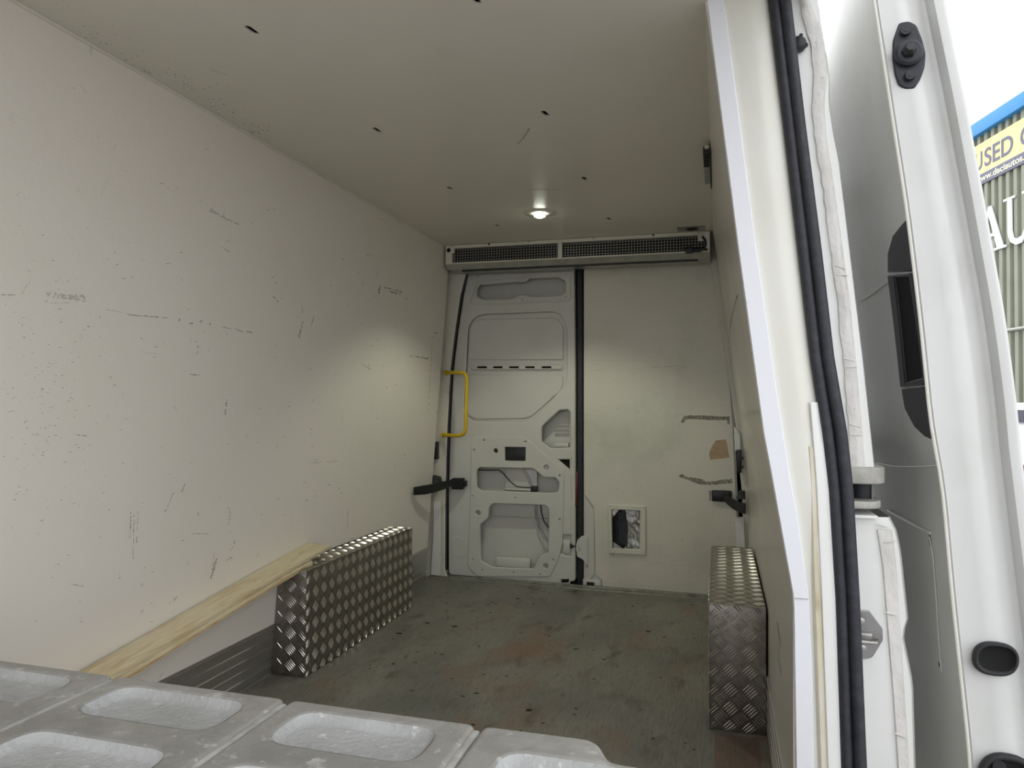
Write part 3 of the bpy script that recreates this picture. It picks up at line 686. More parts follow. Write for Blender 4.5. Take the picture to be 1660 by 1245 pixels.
# ================================================================ SIDE DOOR OPENING: lines down the pillar
ZS = [-.12, .10, .20, .28, .36, .44, .52, .58, .62, .68, .74, .80, .86, .92, .98, 1.05, 1.14, 1.24, 1.34, 1.44, 1.54, 1.64, 1.74, 1.82, 1.90, 2.0]
def line(pts, Y):
    q = sorted(((onY(a, b, Y).z, onY(a, b, Y).x) for a, b in pts))
    def f(z):
        if z <= q[0][0]: i = 0; return q[0][1] + (0 if z < q[0][0]-.0 else 0)
        if z >= q[-1][0]: i = len(q)-2
        else: i = max(k for k in range(len(q)-1) if q[k][0] <= z)
        (z0_, x0_), (z1_, x1_) = q[i], q[i+1]; return x0_+(x1_-x0_)*(z-z0_)/(z1_-z0_)
    f.Y = Y; return f
def smooth_line(f, r=.04):
    g_ = lambda z: (f(z-r)+2*f(z)+f(z+r))/4
    g_.Y = f.Y; return g_
def loft(name, cols, mt, parent, zs=None, ang=40):
    """cols: (x function, Y) in order across; one smooth sheet"""
    zs = zs or ZS; n = len(cols)
    vs = [(f(z) + dx, Y, z) for z in zs for (f, dx, Y) in cols]
    fs = [(k*n+q, k*n+q+1, (k+1)*n+q+1, (k+1)*n+q) for k in range(len(zs)-1) for q in range(n-1)]
    return pyobj(name, vs, fs, mt, parent, True, ang, False)
s_in = line([(1145,0),(1196,400),(1237,700),(1252,780),(1286,970),(1290,1245)], 1.585)
s_out = line([(1174,0),(1200,200),(1226,400),(1262,650),(1284,790),(1290,817),(1312,970),(1318,1100),(1319,1245)], 1.583)
e_in = line([(1247,0),(1272,200),(1292,380),(1315,580),(1333,700),(1344,790),(1355,970),(1364,1245)], 1.60)
e_mid = line([(1262,0),(1286,200),(1309,390),(1331,580),(1351,700),(1361,790),(1372,970),(1382,1245)], 1.595)
e_out = line([(1280,0),(1302,200),(1329,400),(1350,580),(1371,700),(1381,790),(1391,970),(1404,1245)], 1.60)
b_up = line([(1327,0),(1332,40),(1341,90),(1346,130),(1345,165),(1352,215),(1361,260),(1378,400),(1400,580),(1419,758)], 1.65)
b_lo = line([(1426,822),(1441,833),(1456,862),(1463,900),(1474,1004),(1466,1030),(1482,1109),(1486,1245)], 1.65)
fine = [z*.03 for z in range(-4, 67)]
mixf = lambda f, g_, t_: (lambda z: f(z)*(1-t_)+g_(z)*t_)
p_ = loft('edge_strip', [(s_in, .0, 1.60), (s_in, .0, 1.587), (s_in, .002, 1.583), (s_out, -.002, 1.581), (s_out, 0, 1.584), (s_out, 0, 1.592)], 'strip', wr, fine)
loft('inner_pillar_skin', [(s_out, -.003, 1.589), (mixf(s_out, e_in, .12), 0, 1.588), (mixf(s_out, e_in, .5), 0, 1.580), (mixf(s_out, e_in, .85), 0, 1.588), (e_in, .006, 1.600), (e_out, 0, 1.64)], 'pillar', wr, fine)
jo = onY(1299, 970, 1.582); MB().box((jo.x-.013, 1.5795, jo.z-.0006), (jo.x+.013, 1.582, jo.z+.0006)).build('strip_joint', 'scuff', wr)
# flange lip and yellowed sealant low on the pillar
fl_in = line([(1311,612),(1324,780),(1333,970),(1343,1245)], 1.578)
low = [z for z in fine if z < 1.03]
loft('flange_lip', [(fl_in, -.002, 1.584), (fl_in, .000, 1.577), (fl_in, .004, 1.577), (mixf(fl_in, e_in, .9), 0, 1.584), (e_in, .004, 1.598)], 'body', wr, low)
sl = line([(1309,640),(1318,780),(1324,970),(1334,1245)], 1.5835)
loft('yellowed_sealant', [(sl, -.007, 1.584), (sl, -.003, 1.5795), (sl, .003, 1.5795), (fl_in, .0, 1.582)], 'sealant', wr, [z for z in fine if z < .96])
# double rubber seal
vsA = [Vector((mixf(e_in, e_mid, .42)(z), 1.588, z)) for z in fine]
vsB = [Vector((mixf(e_mid, e_out, .50)(z), 1.586, z)) for z in fine]
ds = empty('trim_2', (vsA[0].x, 1.59, 0)); tag(ds, kind='structure')
MB().tube(vsA, .0118, 12).build('inner_seal_lip', 'rubber', ds)
MB().tube(vsB, .0125, 12).build('outer_seal_bulb', 'rubber', ds)
MB().tube([v+Vector((-.0045, .008, 0)) for v in vsB], .012, 8).build('seal_carrier', 'rubber', ds)
# outer pillar skin above the runner rail, lower body below it
zu = [.866+k*.02 for k in range(58)]
zl = [-.12+k*.02 for k in range(47)]
zl = [z for z in zl if z < .775] + [.785]
up = loft('upper_body_skin', [(e_out, -.01, 1.62), (e_out, .006, 1.645), (mixf(e_out, b_up, .6), 0, 1.645), (b_up, -.003, 1.648), (b_up, 0, 1.656), (b_up, .002, 2.4), (b_up, .002, 4.1)], 'body', wr, zu)
lw = loft('lower_body_skin', [(e_out, -.01, 1.62), (e_out, .006, 1.645), (mixf(e_out, b_lo, .6), 0, 1.645), (b_lo, -.006, 1.648), (b_lo, 0, 1.658), (b_lo, 0, 2.4), (b_lo, 0, 4.1)], 'body', wr, zl)
# shelf edges of the runner channel
MB().box((.16, 1.63, .862), (.300, 4.1, .868)).build('channel_lip', 'body', wr, bev=.001)
MB().box((.16, 1.63, .783), (.312, 4.1, .789)).build('channel_lip', 'body', wr, bev=.001)
MB().box((.15, 1.66, .78), (.20, 4.1, .87)).build('channel_back', 'dark', wr)
# sealer over the seam, upper and lower
us_l = line([(1297,10),(1303,40),(1313,70),(1318,110),(1316,170),(1320,220),(1333,300),(1344,385),(1358,500),(1370,620),(1378,744)], 1.643)
us_r = line([(1316,10),(1328,40),(1337,70),(1341,110),(1336,170),(1340,220),(1352,300),(1364,385),(1379,500),(1391,620),(1402,744)], 1.643)
zz_ = [.885+k*.02 for k in range(56)]
jit = {round(z, 3): random.uniform(-.0015, .0015) for z in zz_}
jf = lambda f: (lambda z: f(z)+jit.get(round(z, 3), 0))
loft('seam_sealer', [(jf(us_l), -.001, 1.646), (jf(us_l), .001, 1.640), (mixf(us_l, us_r, .5), 0, 1.638), (jf(us_r), -.001, 1.641), (us_r, .001, 1.647)], 'seam', wr, zz_, 60)
ls_l = line([(1418,842),(1422,860),(1431,918),(1439,1019),(1448,1130),(1456,1245)], 1.643)
ls_r = line([(1441,842),(1446,860),(1454,929),(1459,1019),(1467,1130),(1474,1245)], 1.643)
loft('seam_sealer', [(ls_l, -.001, 1.646), (ls_l, .001, 1.640), (ls_r, -.001, 1.641), (ls_r, .001, 1.647)], 'seam', wr, [z for z in zl if z < .765], 60)
# gathered ends of the sealer
for (x, y, a_) in ((1430,852,.3),(1442,878,-.2),(1362,433,.4),(1366,446,.1),(1376,583,.3),(1380,595,0),(1386,690,.3),(1388,705,0),(1444,995,.2),(1459,1192,.3)):
    c = onY(x, y, 1.639); d = Vector((math.cos(a_), 0, math.sin(-a_)))*.011
    MB().tube([c-d, c, c+d], [.001, .0022, .001], 6).build('sealer_ridge', 'seam', wr)

# ---- runner rail end: capped bracket and dark channel
t = empty('door_runner', onY(1405, 790, 1.66)); tag(t, 'grey rounded runner rail end in the dark slot of the outer body', 'rail')
def cap(name, z0_, z1_, xe, mt):
    pts = fillet([(.20, 1.625), (xe, 1.625), (xe, 1.83), (.20, 1.83)], [.002, .05, .02, .002], 6)
    plate(name, [pts], lambda u, v, w: Vector((u, v, z1_+w)), mt, t, z1_-z0_, .003, 2)
zc1 = onY(1400, 757, 1.64).z; zc2 = onY(1400, 784, 1.64).z
cap('upper_cap', zc2, zc1, onY(1437, 765, 1.65).x, 'cap')
zc3 = onY(1400, 812, 1.64).z; zc4 = onY(1400, 824, 1.64).z
cap('lower_cap', zc4, zc3, onY(1431, 815, 1.65).x, 'cap')
c = onY(1396, 798, 1.70); MB().cyl((c.x, 1.70, zc3), (0, 0, 1), .024, zc2-zc3, 16, .026).build('roller', 'rubber', t)
c = onY(1411, 798, 1.70); MB().cyl((c.x, 1.68, zc3), (0, 0, 1), .003, zc2-zc3, 8).build('axle', 'steel', t)

# ---- striker plate
t = empty('striker_plate', onY(1410, 1028, 1.64)); tag(t, 'grey metal striker plate with loop on the lower body pillar', 'striker')
cz = lambda pts: [(1200+x/2.678, 780+y/2.678) for x, y in pts]
SY = 1.640
plate('plate', [fillet(uvY(cz([(505,562),(560,562),(618,640),(620,690),(575,765),(550,772),(505,772)]), SY), .004)], faceY(SY), 'steel', t, .004, .0012)
for p in ((524,607), (530,724)):
    c = onY(*cz([p])[0], SY); MB().cyl(c, (0, -1, 0), .0075, .003, 12).build('screw', 'screw', t, bev=.001); 
c1 = onY(*cz([(528,650)])[0], SY); c2 = onY(*cz([(600,695)])[0], SY)
MB().box((c1.x-.01, SY-.012, c2.z+.002), (c2.x-.012, SY, c1.z)).build('raised_boss', 'steel', t, bev=.004)
MB().tube([Vector((c1.x-.01, SY-.014, c2.z)), Vector((c2.x-.006, SY-.014, c2.z)), Vector((c2.x, SY-.006, c2.z))], .004, 10).build('loop', 'screw', t)

# ---- round rubber buffer high on the pillar
c = onY(1294, 72, 1.636); t = empty('rubber_buffer', c); tag(t, 'round black rubber buffer high beside the door seal', 'buffer')
MB().tube([c+Vector((0, .006, 0)), c, c+Vector((0, -.008, 0)), c+Vector((0, -.012, 0))], [.0165, .017, .015, .009], 20).build('pad', 'black', t)
c2 = onY(1298, 59, 1.632); MB().cyl(c2, (0, -1, 0), .004, .006, 10).build('pip', 'black', t)
c2 = onY(1306, 74, 1.634); MB().cyl(c2, (0, -1, 0), .005, .004, 10).build('pip', 'black', t)

# ================================================================ SLIDING DOOR, open and slid back outside
d1 = empty('door_1', (.40, 1.4, -.05)); tag(d1, kind='structure')
D = 1.60
I_ = smooth_line(line([(1418,0),(1449,200),(1471,340),(1493,520),(1511,700),(1528,780),(1545,970),(1575,1245)], D), .05)
E_ = smooth_line(line([(1536,0),(1569,160),(1595,299),(1613,400),(1634,515),(1645,600),(1652,650),(1658,710)], D), .05)
def E2(z):
    zc = .95
    return E_(z) if z > zc else E_(zc) + (zc-z)*.10
def Cr(z): return E2(z) - .026
def V1(z): return Cr(z) - (.034 if z > 1 else .034)
ZD = [-.15+k*.045 for k in range(49)]
loft('front_edge', [(I_, .000, D+.012), (I_, .0025, D+.001), (I_, .005, D-.001), (I_, .008, D+.002), (mixf(I_, V1, .5), 0, D-.002), (V1, -.020, D+.002), (V1, .0, D+.018), (Cr, -.012, D+.034), (Cr, -.003, D+.032), (Cr, .0, D+.014), (Cr, .004, D+.005), (E2, -.008, D+.004), (E2, -.001, D+.008), (E2, .0, D+.016)], 'paint_shaded', d1, ZD, 60)
loft('inner_skin', [(I_, .0, D+.012), (I_, .012, D+.018), (I_, .012, D+.4), (I_, .012, D+.8), (I_, .012, D+1.15)], 'body_in', d1, ZD)
loft('outer_skin', [(E2, .0, D+.016), (E2, .002, D+.3), (E2, .002, D+1.15)], 'paint_shaded', d1, ZD)
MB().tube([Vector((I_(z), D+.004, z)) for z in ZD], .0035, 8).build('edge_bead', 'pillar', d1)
def on_door(px, py, off=.010):
    z = 1.0
    for _ in range(40):
        p = onX(px, py, I_(z)+off); z = .6*z+.4*p.z
    return p
fd = lambda o_: (lambda u, v, w: Vector((I_(v)+.012+o_-w, -u, v)))
def UD(pts): return [Vector((-q.y, q.z)) for q in (on_door(*p) for p in pts)]
hd = empty('door_handle', on_door(1480, 530)); hd.parent = d1; hd.matrix_parent_inverse = d1.matrix_world.inverted()
def subdiv(lp, m_=4): return [Vector(lp[i]).lerp(Vector(lp[(i+1) % len(lp)]), k/m_) for i in range(len(lp)) for k in range(m_)]
plate('handle_cap', [subdiv(UD([(1440,442),(1440,410),(1448,382),(1462,364),(1473,352),(1477,390),(1481,440)]))], fd(-.004), 'black', hd, .010, .003)
plate('handle_cap', [subdiv(UD([(1462,630),(1503,626),(1514,714),(1500,708),(1483,692),(1468,664)]))], fd(-.004), 'black', hd, .010, .003)
plate('handle_frame', [subdiv(UD([(1441,446),(1481,442),(1504,624),(1462,628)]), 6), subdiv(UD([(1452,450),(1476,448),(1499,612),(1470,620)]), 6)], fd(-.006), 'black', hd, .012, .003)
plate('handle_well', [subdiv(UD([(1441,446),(1481,442),(1504,624),(1462,628)]), 6)], fd(-.001), 'dark', hd, .003, .0005)
# faint pressing lines and holes on the inner skin
def crease(pts, r, mt='body_in'):
    q = [on_door(*p) + Vector((-.001, 0, 0)) for p in pts]; MB().tube(q, r, 6).build('pressing_line', mt, d1)
crease([(1396,488),(1412,478),(1428,465),(1440,457)], .0016)
crease([(1421,750),(1450,756),(1480,757),(1522,755)], .0014)
crease([(1440,828),(1462,840),(1490,855),(1509,864)], .0030)
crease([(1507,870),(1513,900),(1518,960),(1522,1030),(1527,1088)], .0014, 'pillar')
for (x, y, r_, sy) in ((1506,877,.009,1.5), (1521,1077,.004,1.5)):
    c = on_door(x, y); plate('hole', [circle((-c.y, c.z), r_, 14, sy)], fd(-.0115+.011), 'dark', d1, .0008, .0002)
# fittings on the front edge
FY = D-.003
t = empty('door_buffer', onY(1474, 90, FY)); t.parent = d1; t.matrix_parent_inverse = d1.matrix_world.inverted()
c5 = lambda pts: [(1200+x/3.113, y/3.113) for x, y in pts]
plate('base_plate', [fillet(uvY(c5([(800,115),(850,105),(890,125),(920,200),(937,270),(932,340),(910,400),(880,445),(840,450),(800,430),(780,370),(768,290),(772,200)]), FY), .006)], faceY(FY-.001), 'rubber', t, .008, .003, 2)
c = onY(*c5([(852,265)])[0], FY-.008)
MB().tube([c+Vector((0, .004, 0)), c+Vector((0, -.002, 0)), c+Vector((0, -.006, 0))], [.027, .026, .021], 22).build('boss', 'rubber', t)
MB().tube([c+Vector((-.002, -.004, .0)), c+Vector((-.002, -.014, 0)), c+Vector((-.002, -.022, .002))], [.014, .0125, .008], 6).build('peg', 'black', t)
for p in ((835,155), (857,380)):
    c = onY(*c5([p])[0], FY-.007); MB().tube([c+Vector((0, .002, 0)), c+Vector((0, -.004, 0))], [.0105, .009], 14).build('screw_cup', 'black', t); MB().cyl(c+Vector((0, -.004, 0)), (0, -1, 0), .004, .001, 6).build('screw', 'rubber', t)
def oval(cx_, cy_, rx, ry, n=28, rot=0):
    out = []
    for k in range(n):
        th = 2*math.pi*k/n; ex = abs(math.cos(th))**.8*math.copysign(1, math.cos(th)); ey = abs(math.sin(th))**.8*math.copysign(1, math.sin(th))
        out.append((cx_+rx*ex*math.cos(rot)-ry*ey*math.sin(rot), cy_+rx*ex*math.sin(rot)+ry*ey*math.cos(rot)))
    return out
def cup(px, py, rx, ry, rot):
    t = empty('lock_socket', onY(px, py, FY)); t.parent = d1; t.matrix_parent_inverse = d1.matrix_world.inverted()
    plate('rim', [uvY(oval(px, py, rx, ry, rot=rot), FY), uvY(oval(px+1.5, py-1, rx*.80, ry*.74, rot=rot), FY)], faceY(FY-.013), 'soft_black', t, .016, .005, 2)
    vs = []; fs = []; n = 28; rings = [(.84, -.010), (.74, -.005), (.62, -.002), (.30, -.0015)]
    for (sc_, dd) in rings:
        for p in oval(px+1.5, py-1, rx*sc_, ry*sc_*.94, rot=rot): vs.append(onY(*p, FY) + Vector((0, dd, 0)))
    for r_ in range(3):
        for q in range(n): fs.append((r_*n+q, r_*n+(q+1) % n, (r_+1)*n+(q+1) % n, (r_+1)*n+q))
    fs.append(tuple(3*n+q for q in range(n)))
    return t, pyobj('well', vs, fs, 'dark', t, True, 60)
cup(1612, 1066.5, 37, 27, .12)
t, _ = cup(1628, 1262, 46, 42, .2)
c = onY(1618, 1240, FY-.002); MB().cyl(c+Vector((0, .0, 0)), (0, -1, 0), .012, .008, 14).build('pin', 'black', t)

# ================================================================ OUTSIDE
# building: long corrugated shed running obliquely behind the open door
A = Vector((5.09, 14.40, 0)); dv = Vector((-.2185, .976, 0)).normalized(); nrm = Vector((-dv.y, dv.x, 0))
GZ = -.68; EZ = 5.30 + CAM.z
Bm = empty('building', (A.x, A.y, GZ)); tag(Bm, 'olive grey corrugated shed with blue roof edge behind the open side door', 'building')
def Pb(u, z, w=0): p = A + dv*u + nrm*w; return Vector((p.x, p.y, z))
def on_b(px, py, w=0):
    r = ray(px, py); n_ = nrm; k_ = (A+nrm*w-CAM).dot(n_)/r.dot(n_); p = CAM + r*k_
    return Vector(((p-A).dot(dv), p.z))
# corrugation pitch from the ribs counted along the sign
u_a = on_b(1590, 330).x; u_b = on_b(1656, 330).x
pitch = .215; prof = []
u = -6.0
while u < 9.0:
    prof += [(u, 0), (u+.085, 0), (u+.10, .06), (u+.195, .06)]; u += pitch
vs = []; 
for z in (GZ, EZ): vs += [Pb(a_, z, b_) for a_, b_ in prof]
n = len(prof)
pyobj('cladding', vs, [(i, i+1, n+i+1, n+i) for i in range(n-1)], 'cladding', Bm, False)
def bbox_(u0, u1, z0_, z1_, w0, w1, name, mt, bev=0):
    return MB().hexa([Pb(u0,z0_,w0),Pb(u1,z0_,w0),Pb(u1,z0_,w1),Pb(u0,z0_,w1),Pb(u0,z1_,w0),Pb(u1,z1_,w0),Pb(u1,z1_,w1),Pb(u0,z1_,w1)]).build(name, mt, Bm, bev=bev)
tb = on_b(1640, 192).y - on_b(1640, 171).y
bbox_(-6.2, 9.2, EZ+tb*1.0, EZ+.02, -.3, .16, 'roof_edge', 'blue', .01)
bbox_(-6.2, 9.2, EZ-.06, EZ, -4.5, .05, 'roof_deck', 'cladding')
bbox_(-6.0, -5.9, GZ, EZ, -4.5, 0, 'end_wall', 'cladding'); bbox_(8.9, 9.0, GZ, EZ, -4.5, 0, 'end_wall', 'cladding'); bbox_(-6, 9, GZ, EZ, -4.5, -4.4, 'rear_wall', 'cladding')
# banner
yt_ = on_b(1640, 202, .09).y; ym = on_b(1640, 256, .09).y; yb_ = on_b(1640, 274, .09).y
bn = bbox_(-4.3, 4.4, ym, yt_, .07, .085, 'banner', 'banner'); bbox_(-4.3, 4.4, yb_, ym, .07, .086, 'banner_band', 'banner_grey')
def text(s, name, mt, u_right, z_base, height, length=None, w_=.09, ext=.004, bold=0.0):
    cu = bpy.data.curves.new(name, 'FONT'); cu.body = s; cu.size = 1; cu.extrude = .002; cu.offset = bold
    ob = bpy.data.objects.new(name+'_tmp', cu); COL.objects.link(ob)
    dg = bpy.context.evaluated_depsgraph_get(); me = bpy.data.meshes.new_from_object(ob.evaluated_get(dg)); bpy.data.objects.remove(ob)
    xs = [v.co.x for v in me.vertices]; ys = [v.co.y for v in me.vertices]; x0_, x1_ = min(xs), max(xs)
    cap_ = .72
    kx = length/(x1_-x0_) if length else height/cap_; ky = height/cap_
    for v in me.vertices: v.co = Pb(u_right - (v.co.x-x0_)*kx, z_base+v.co.y*ky, w_+v.co.z)
    me.materials.clear(); return link(name, me, mt, Bm, False)
# text runs towards the camera: u decreases to the reader's right
# "USED CARS": the S of USED starts near x=1594 and the D ends near x=1642
uS = on_b(1596, 262, .09).x; uD = on_b(1642, 232, .09).x
hgt = (on_b(1618, 226, .09).y - on_b(1618, 256, .09).y)
zb_ = on_b(1637, 248, .09).y
text('U', 'lettering', 'banner_grey', uS + (uS-uD)*.36, zb_, hgt, (uS-uD)*.27, bold=.012)
text('SED', 'lettering', 'banner_grey', uS, zb_, hgt, (uS-uD), bold=.012)
text('CARS', 'lettering', 'banner_grey', on_b(1654, 230, .09).x, zb_, hgt, (uS-uD)*1.45, bold=.012)
uw = on_b(1588, 284, .09).x; ue = on_b(1656, 252, .09).x
zt_ = on_b(1640, 270, .09).y; hh = (ym-yb_)*.60
text('www.daciautos.co.uk', 'lettering', 'lemon_letter', uw+(uw-ue)*.10, yb_+(ym-yb_)*.26, hh, (uw-ue)*1.58, w_=.092, bold=.02)
# big white serif letters A U T O S
def serif(pts_list, name):
    for pts in pts_list:
        plate(name, [[Vector((-p[0], p[1])) for p in pts]], lambda u_, v_, w_: Pb(-u_, v_, .10+w_), 'white_letter', Bm, .03, .003)
zA0 = on_b(1620, 404, .09).y; zU1 = on_b(1634, 322, .09).y
# A: right leg visible; cap height from U
capH = zU1 - on_b(1640, 398, .09).y
zbase = on_b(1640, 397, .09).y
uA = on_b(1605, 395, .09).x                                # centre of A
uAr = on_b(1631, 400, .09).x                               # right foot end
wA = (uA-uAr)
def PL(pts, uc, sc): return [(uc - x*sc, zbase + y*capH) for x, y in pts]
plate('letter', [[Vector((-p[0], p[1])) for p in PL(q_, uA, wA)] for q_ in ([(-.95,0),(-.95,.05),(-.80,.05),(-.08,1.0),(.08,1.0),(.82,.05),(1,.05),(1,0),(.26,0),(.26,.05),(.44,.05),(.28,.32),(-.46,.32),(-.65,.05),(-.45,.05),(-.45,0)], [(-.40,.39),(.22,.39),(-.07,.80)])], lambda u_, v_, w_: Pb(-u_, v_, .10+w_), 'white_letter', Bm, .03, .003)
uU0 = on_b(1627, 330, .09).x; uU1 = on_b(1652, 318, .09).x; sU = (uU0-uU1)
serif([PL([(0,1),(.72,1),(.72,.95),(.52,.95),(.52,.30),(.62,.14),(.85,.09),(1.15,.12),(1.35,.25),(1.40,.35),(1.40,.95),(1.20,.95),(1.20,1),(1.78,1),(1.78,.95),(1.58,.95),(1.58,.30),(1.45,.10),(1.15,-.02),(.80,-.03),(.45,.06),(.30,.20),(.26,.32),(.26,.95),(0,.95)], uU0, sU)], 'letter')
# thin pipe along the cladding
zp = on_b(1645, 535).y; MB().tube([Pb(-6, zp, .10), Pb(9, zp, .10)], .03, 8).build('pipe', 'galv', Bm)
# parked white vehicle, tail towards the photographer, showing at the frame edge
CY_ = 9.0; cx0 = onY(1651, 660, CY_).x
cc = empty('parked_car', (cx0+.87, CY_+2, GZ)); tag(cc, 'white parked car glimpsed at the right edge beyond the open door', 'car')
prof = [(.02,.38),(0,.60),(.03,1.02),(.10,1.44),(.20,1.66),(.42,1.71),(2.2,1.70),(2.95,1.15),(4.0,1.0),(4.12,.72),(4.12,.34)]
vs = [(cx0+x, CY_+p[0], GZ+p[1]) for x in (0, 1.74) for p in prof]; n = len(prof)
pyobj('body', vs, [(i, (i+1) % n, n+(i+1) % n, n+i) for i in range(n)] + [tuple(range(n))[::-1], tuple(range(n, 2*n))], 'car_white', cc, True, 30, True, .04)
MB().hexa([(cx0+.015,CY_+.07,GZ+1.50),(cx0+1.62,CY_+.07,GZ+1.50),(cx0+1.62,CY_+.2,GZ+1.50),(cx0+.015,CY_+.2,GZ+1.50),(cx0+.02,CY_+.135,GZ+1.63),(cx0+1.58,CY_+.135,GZ+1.63),(cx0+1.58,CY_+.25,GZ+1.63),(cx0+.02,CY_+.25,GZ+1.63)]).build('rear_window', 'glass', cc, bev=.01)
for x in (.0, 1.60): MB().box((cx0+x-.006, CY_-.006, GZ+.80), (cx0+x+.146, CY_+.12, GZ+1.04)).build('tail_lamp', 'red', cc, bev=.02)
MB().box((cx0-.01, CY_-.05, GZ+.36), (cx0+1.75, CY_+.12, GZ+.60)).build('bumper', 'car_white', cc, bev=.04)
MB().box((cx0+.62, CY_-.012, GZ+.72), (cx0+1.12, CY_+.02, GZ+.83)).build('number_plate', 'banner', cc, bev=.003)
for x in (-.02, 1.56):
    for y in (.75, 3.35):
        MB().cyl((cx0+x, CY_+y, GZ+.32), (1, 0, 0), .32, .2, 28).build('wheel', 'tyre', cc, bev=.02)
for y0_, y1_ in ((.45,1.2),(1.28,2.1)): MB().box((cx0-.012, CY_+y0_, GZ+1.2), (cx0+.01, CY_+y1_, GZ+1.6)).build('side_window', 'glass', cc, bev=.01)

# ================================================================ WEAR MARKS
W = lambda x, y: (x*760/1577, 400+y*760/1577)
W0 = lambda x, y: (x/2.489, y/2.489)
soft = []; hard = []
def Wm(lst, dst, cv=W):
    for (x0_, y0_, x1_, y1_, w_) in lst: dst.append((cv(x0_, y0_), cv(x1_, y1_), w_))
Wm([(430,228,560,240,2),(595,245,610,250,6),(635,258,680,250,3),(700,252,712,268,2.5),(745,270,800,280,1.5),(800,282,848,288,2.8),(350,210,430,225,.8),(5,162,55,162,1.6),
    (925,175,936,184,3.5),(1018,250,1005,305,2.4),(1055,232,1048,262,1.4),(1015,200,1018,222,1),(765,500,756,565,2.6),(620,797,612,825,1.8),(585,822,555,892,1.6),
    (440,890,436,985,1.6),(450,895,447,1050,1.4),(464,890,458,1000,1.2),(730,1040,708,1120,3),(790,990,772,1030,2),(760,1055,780,1045,1.6),(245,630,290,636,1.6),
    (1240,398,1246,416,1.6),(1215,392,1240,410,1),(1276,135,1274,158,3),(1276,133,1352,152,3),(1300,148,1350,160,3),(1378,366,1432,376,2.2),(1430,372,1440,382,5),(1455,288,1470,292,2.2),
    (668,885,665,905,1.5),(640,430,670,432,1.6),(640,316,664,320,1.1),(664,320,664,360,1),(685,284,690,292,1.6),(1170,880,1168,945,1),(235,1135,280,1142,1.4),(570,1200,600,1175,1.6),(645,965,700,966,1.3)], hard)
Wm([(155,158,290,170,5.5),(155,165,290,182,4.5),(170,190,240,188,1.5),(775,875,768,935,3),(480,355,540,362,1),(100,630,150,640,1),(150,640,165,670,.8),(720,1030,712,1100,1.6),(70,240,60,262,1.2),(95,120,75,155,1),
    (1135,720,1040,728,1),(405,1075,402,1110,1.6),(60,760,95,735,.8),(1455,300,1440,560,1.4),(1500,300,1470,560,1)], soft)
Wm([(846,850,905,878,2.0),(850,842,880,862,1.6),(905,850,900,870,1.5),(900,878,962,905,1.8),(905,1005,925,1015,1.8),(1100,1195,1120,1215,2.2),(668,1065,690,1062,1.2),(298,345,300,365,1.3),(65,790,78,775,1)], hard, W0)
Wm([(470,570,458,605,1.2),(435,725,405,790,.8),(380,865,440,885,.7),(440,960,540,980,.7),(325,1015,315,1045,1),(120,1135,85,1185,1)], soft, W0)
offL = Vector((.0007, 0, 0))
ticks(hard, on_left, offL, 1.5, 'scuff', 'scuff_marks', wl)
ticks(soft, on_left, offL, 1.5, 'scuff_l', 'scuff_marks', wl, gaps=.35)
# small specks scattered over the left lining
vs = []; fs = []
for k in range(300):
    x = random.uniform(10, 660); y = random.uniform(220, 1050)
    if random.random() < .5: x = random.gauss(70, 50); y = random.gauss(640, 110)
    if x < 2 or y > 885+ (700-x)*.4: continue
    a_ = random.uniform(-.4, .4); l_ = random.uniform(.6, 2.6); ww = random.uniform(.25, .6)
    ca, sa = math.cos(a_), math.sin(a_); i = len(vs)
    for (p, q) in ((-l_, -ww), (l_, -ww), (l_, ww), (-l_, ww)): vs.append(on_left(x+p*ca-q*sa, y+p*sa+q*ca)+offL)
    fs.append((i, i+1, i+2, i+3))
o = pyobj('specks', vs, fs, 'scuff', wl, False); tag(o, kind='stuff')
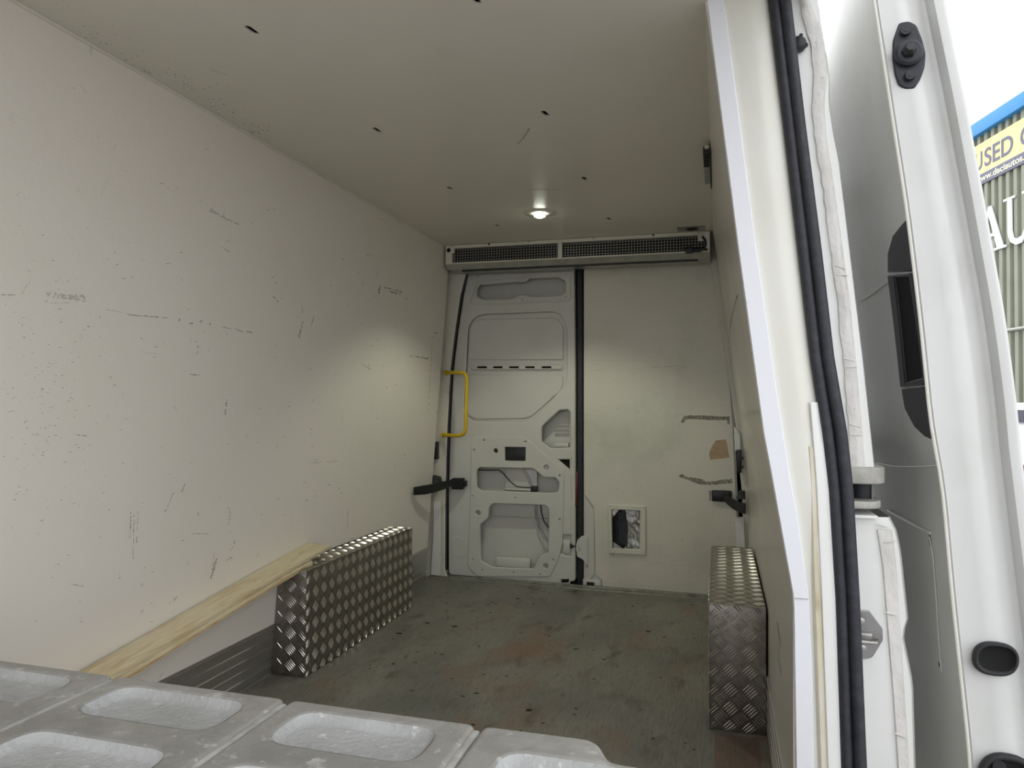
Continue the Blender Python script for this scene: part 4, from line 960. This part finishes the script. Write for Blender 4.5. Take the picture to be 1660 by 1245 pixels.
# ceiling scratches and specks
onC = lambda x, y: onZ(x, y, ZC)
ticks([((859,208),(848,224),2.2),((848,224),(838,234),1.6),((857,307),(905,307),.8),((340,112),(368,121),.7)], onC, Vector((0, 0, -.0006)), 1.5, 'scuff', 'scratch', ce, gaps=.0, vary=.4)
vs = []; fs = []
for k in range(120):
    t_ = random.random()**.7; x = 60+t_*380; ye = (x-30)*.578
    y = ye - abs(random.gauss(6, 22)) - 3
    l_ = random.uniform(.5, 1.8); ww = random.uniform(.3, .8); i = len(vs)
    for (p, q) in ((-l_, -ww), (l_, -ww*.6), (l_, ww), (-l_, ww)): vs.append(onC(x+p, y+q)+Vector((0, 0, -.0006)))
    fs.append((i, i+1, i+2, i+3))
o = pyobj('specks', vs, fs, 'scuff', ce, False); tag(o, kind='stuff')
# right lining marks
def RW(px, py): return on_right(px, py)
ticks([((1196,478),(1187,510),1.6),((1187,510),(1182,540),1)] + [((1080+a_/3.235, 860+b_/3.235), (1080+c_/3.235, 860+d_/3.235), w_) for a_, b_, c_, d_, w_ in ((583,480,592,560,1.4),(592,540,602,600,1.6),(590,600,585,680,.8),(590,680,603,745,1))],
      RW, Vector((-.0012, 0, 0)), 1, 'scuff', 'scuff_marks', wr, gaps=.15)
# folded cover of insulated tape on left wall top corner joint: fine bead along wall and ceiling
MB().tube([(xl(ZC)+.002, -.25, ZC-.002), (xl(ZC)+.002, 3.84, ZC-.002)], .005, 6).build('corner_bead', 'ceil', ce)
# dirt flecks on the floor
vs = []; fs = []
for k in range(130):
    x = random.uniform(-1.40, .0); y = random.uniform(1.3, 3.85); l_ = random.uniform(.0025, .009)*(1 if random.random() > .12 else 1.8); i = len(vs); n = 7
    ph = random.random()*6
    for q in range(n):
        th = 2*math.pi*q/n; rr = l_*random.uniform(.55, 1.1)
        vs.append((x+rr*math.cos(th)*1.3, y+rr*math.sin(th), .0009))
    fs.append(tuple(range(i, i+n)))
o = pyobj('dirt_flecks', vs, fs, 'fleck', fl, False); tag(o, kind='stuff')
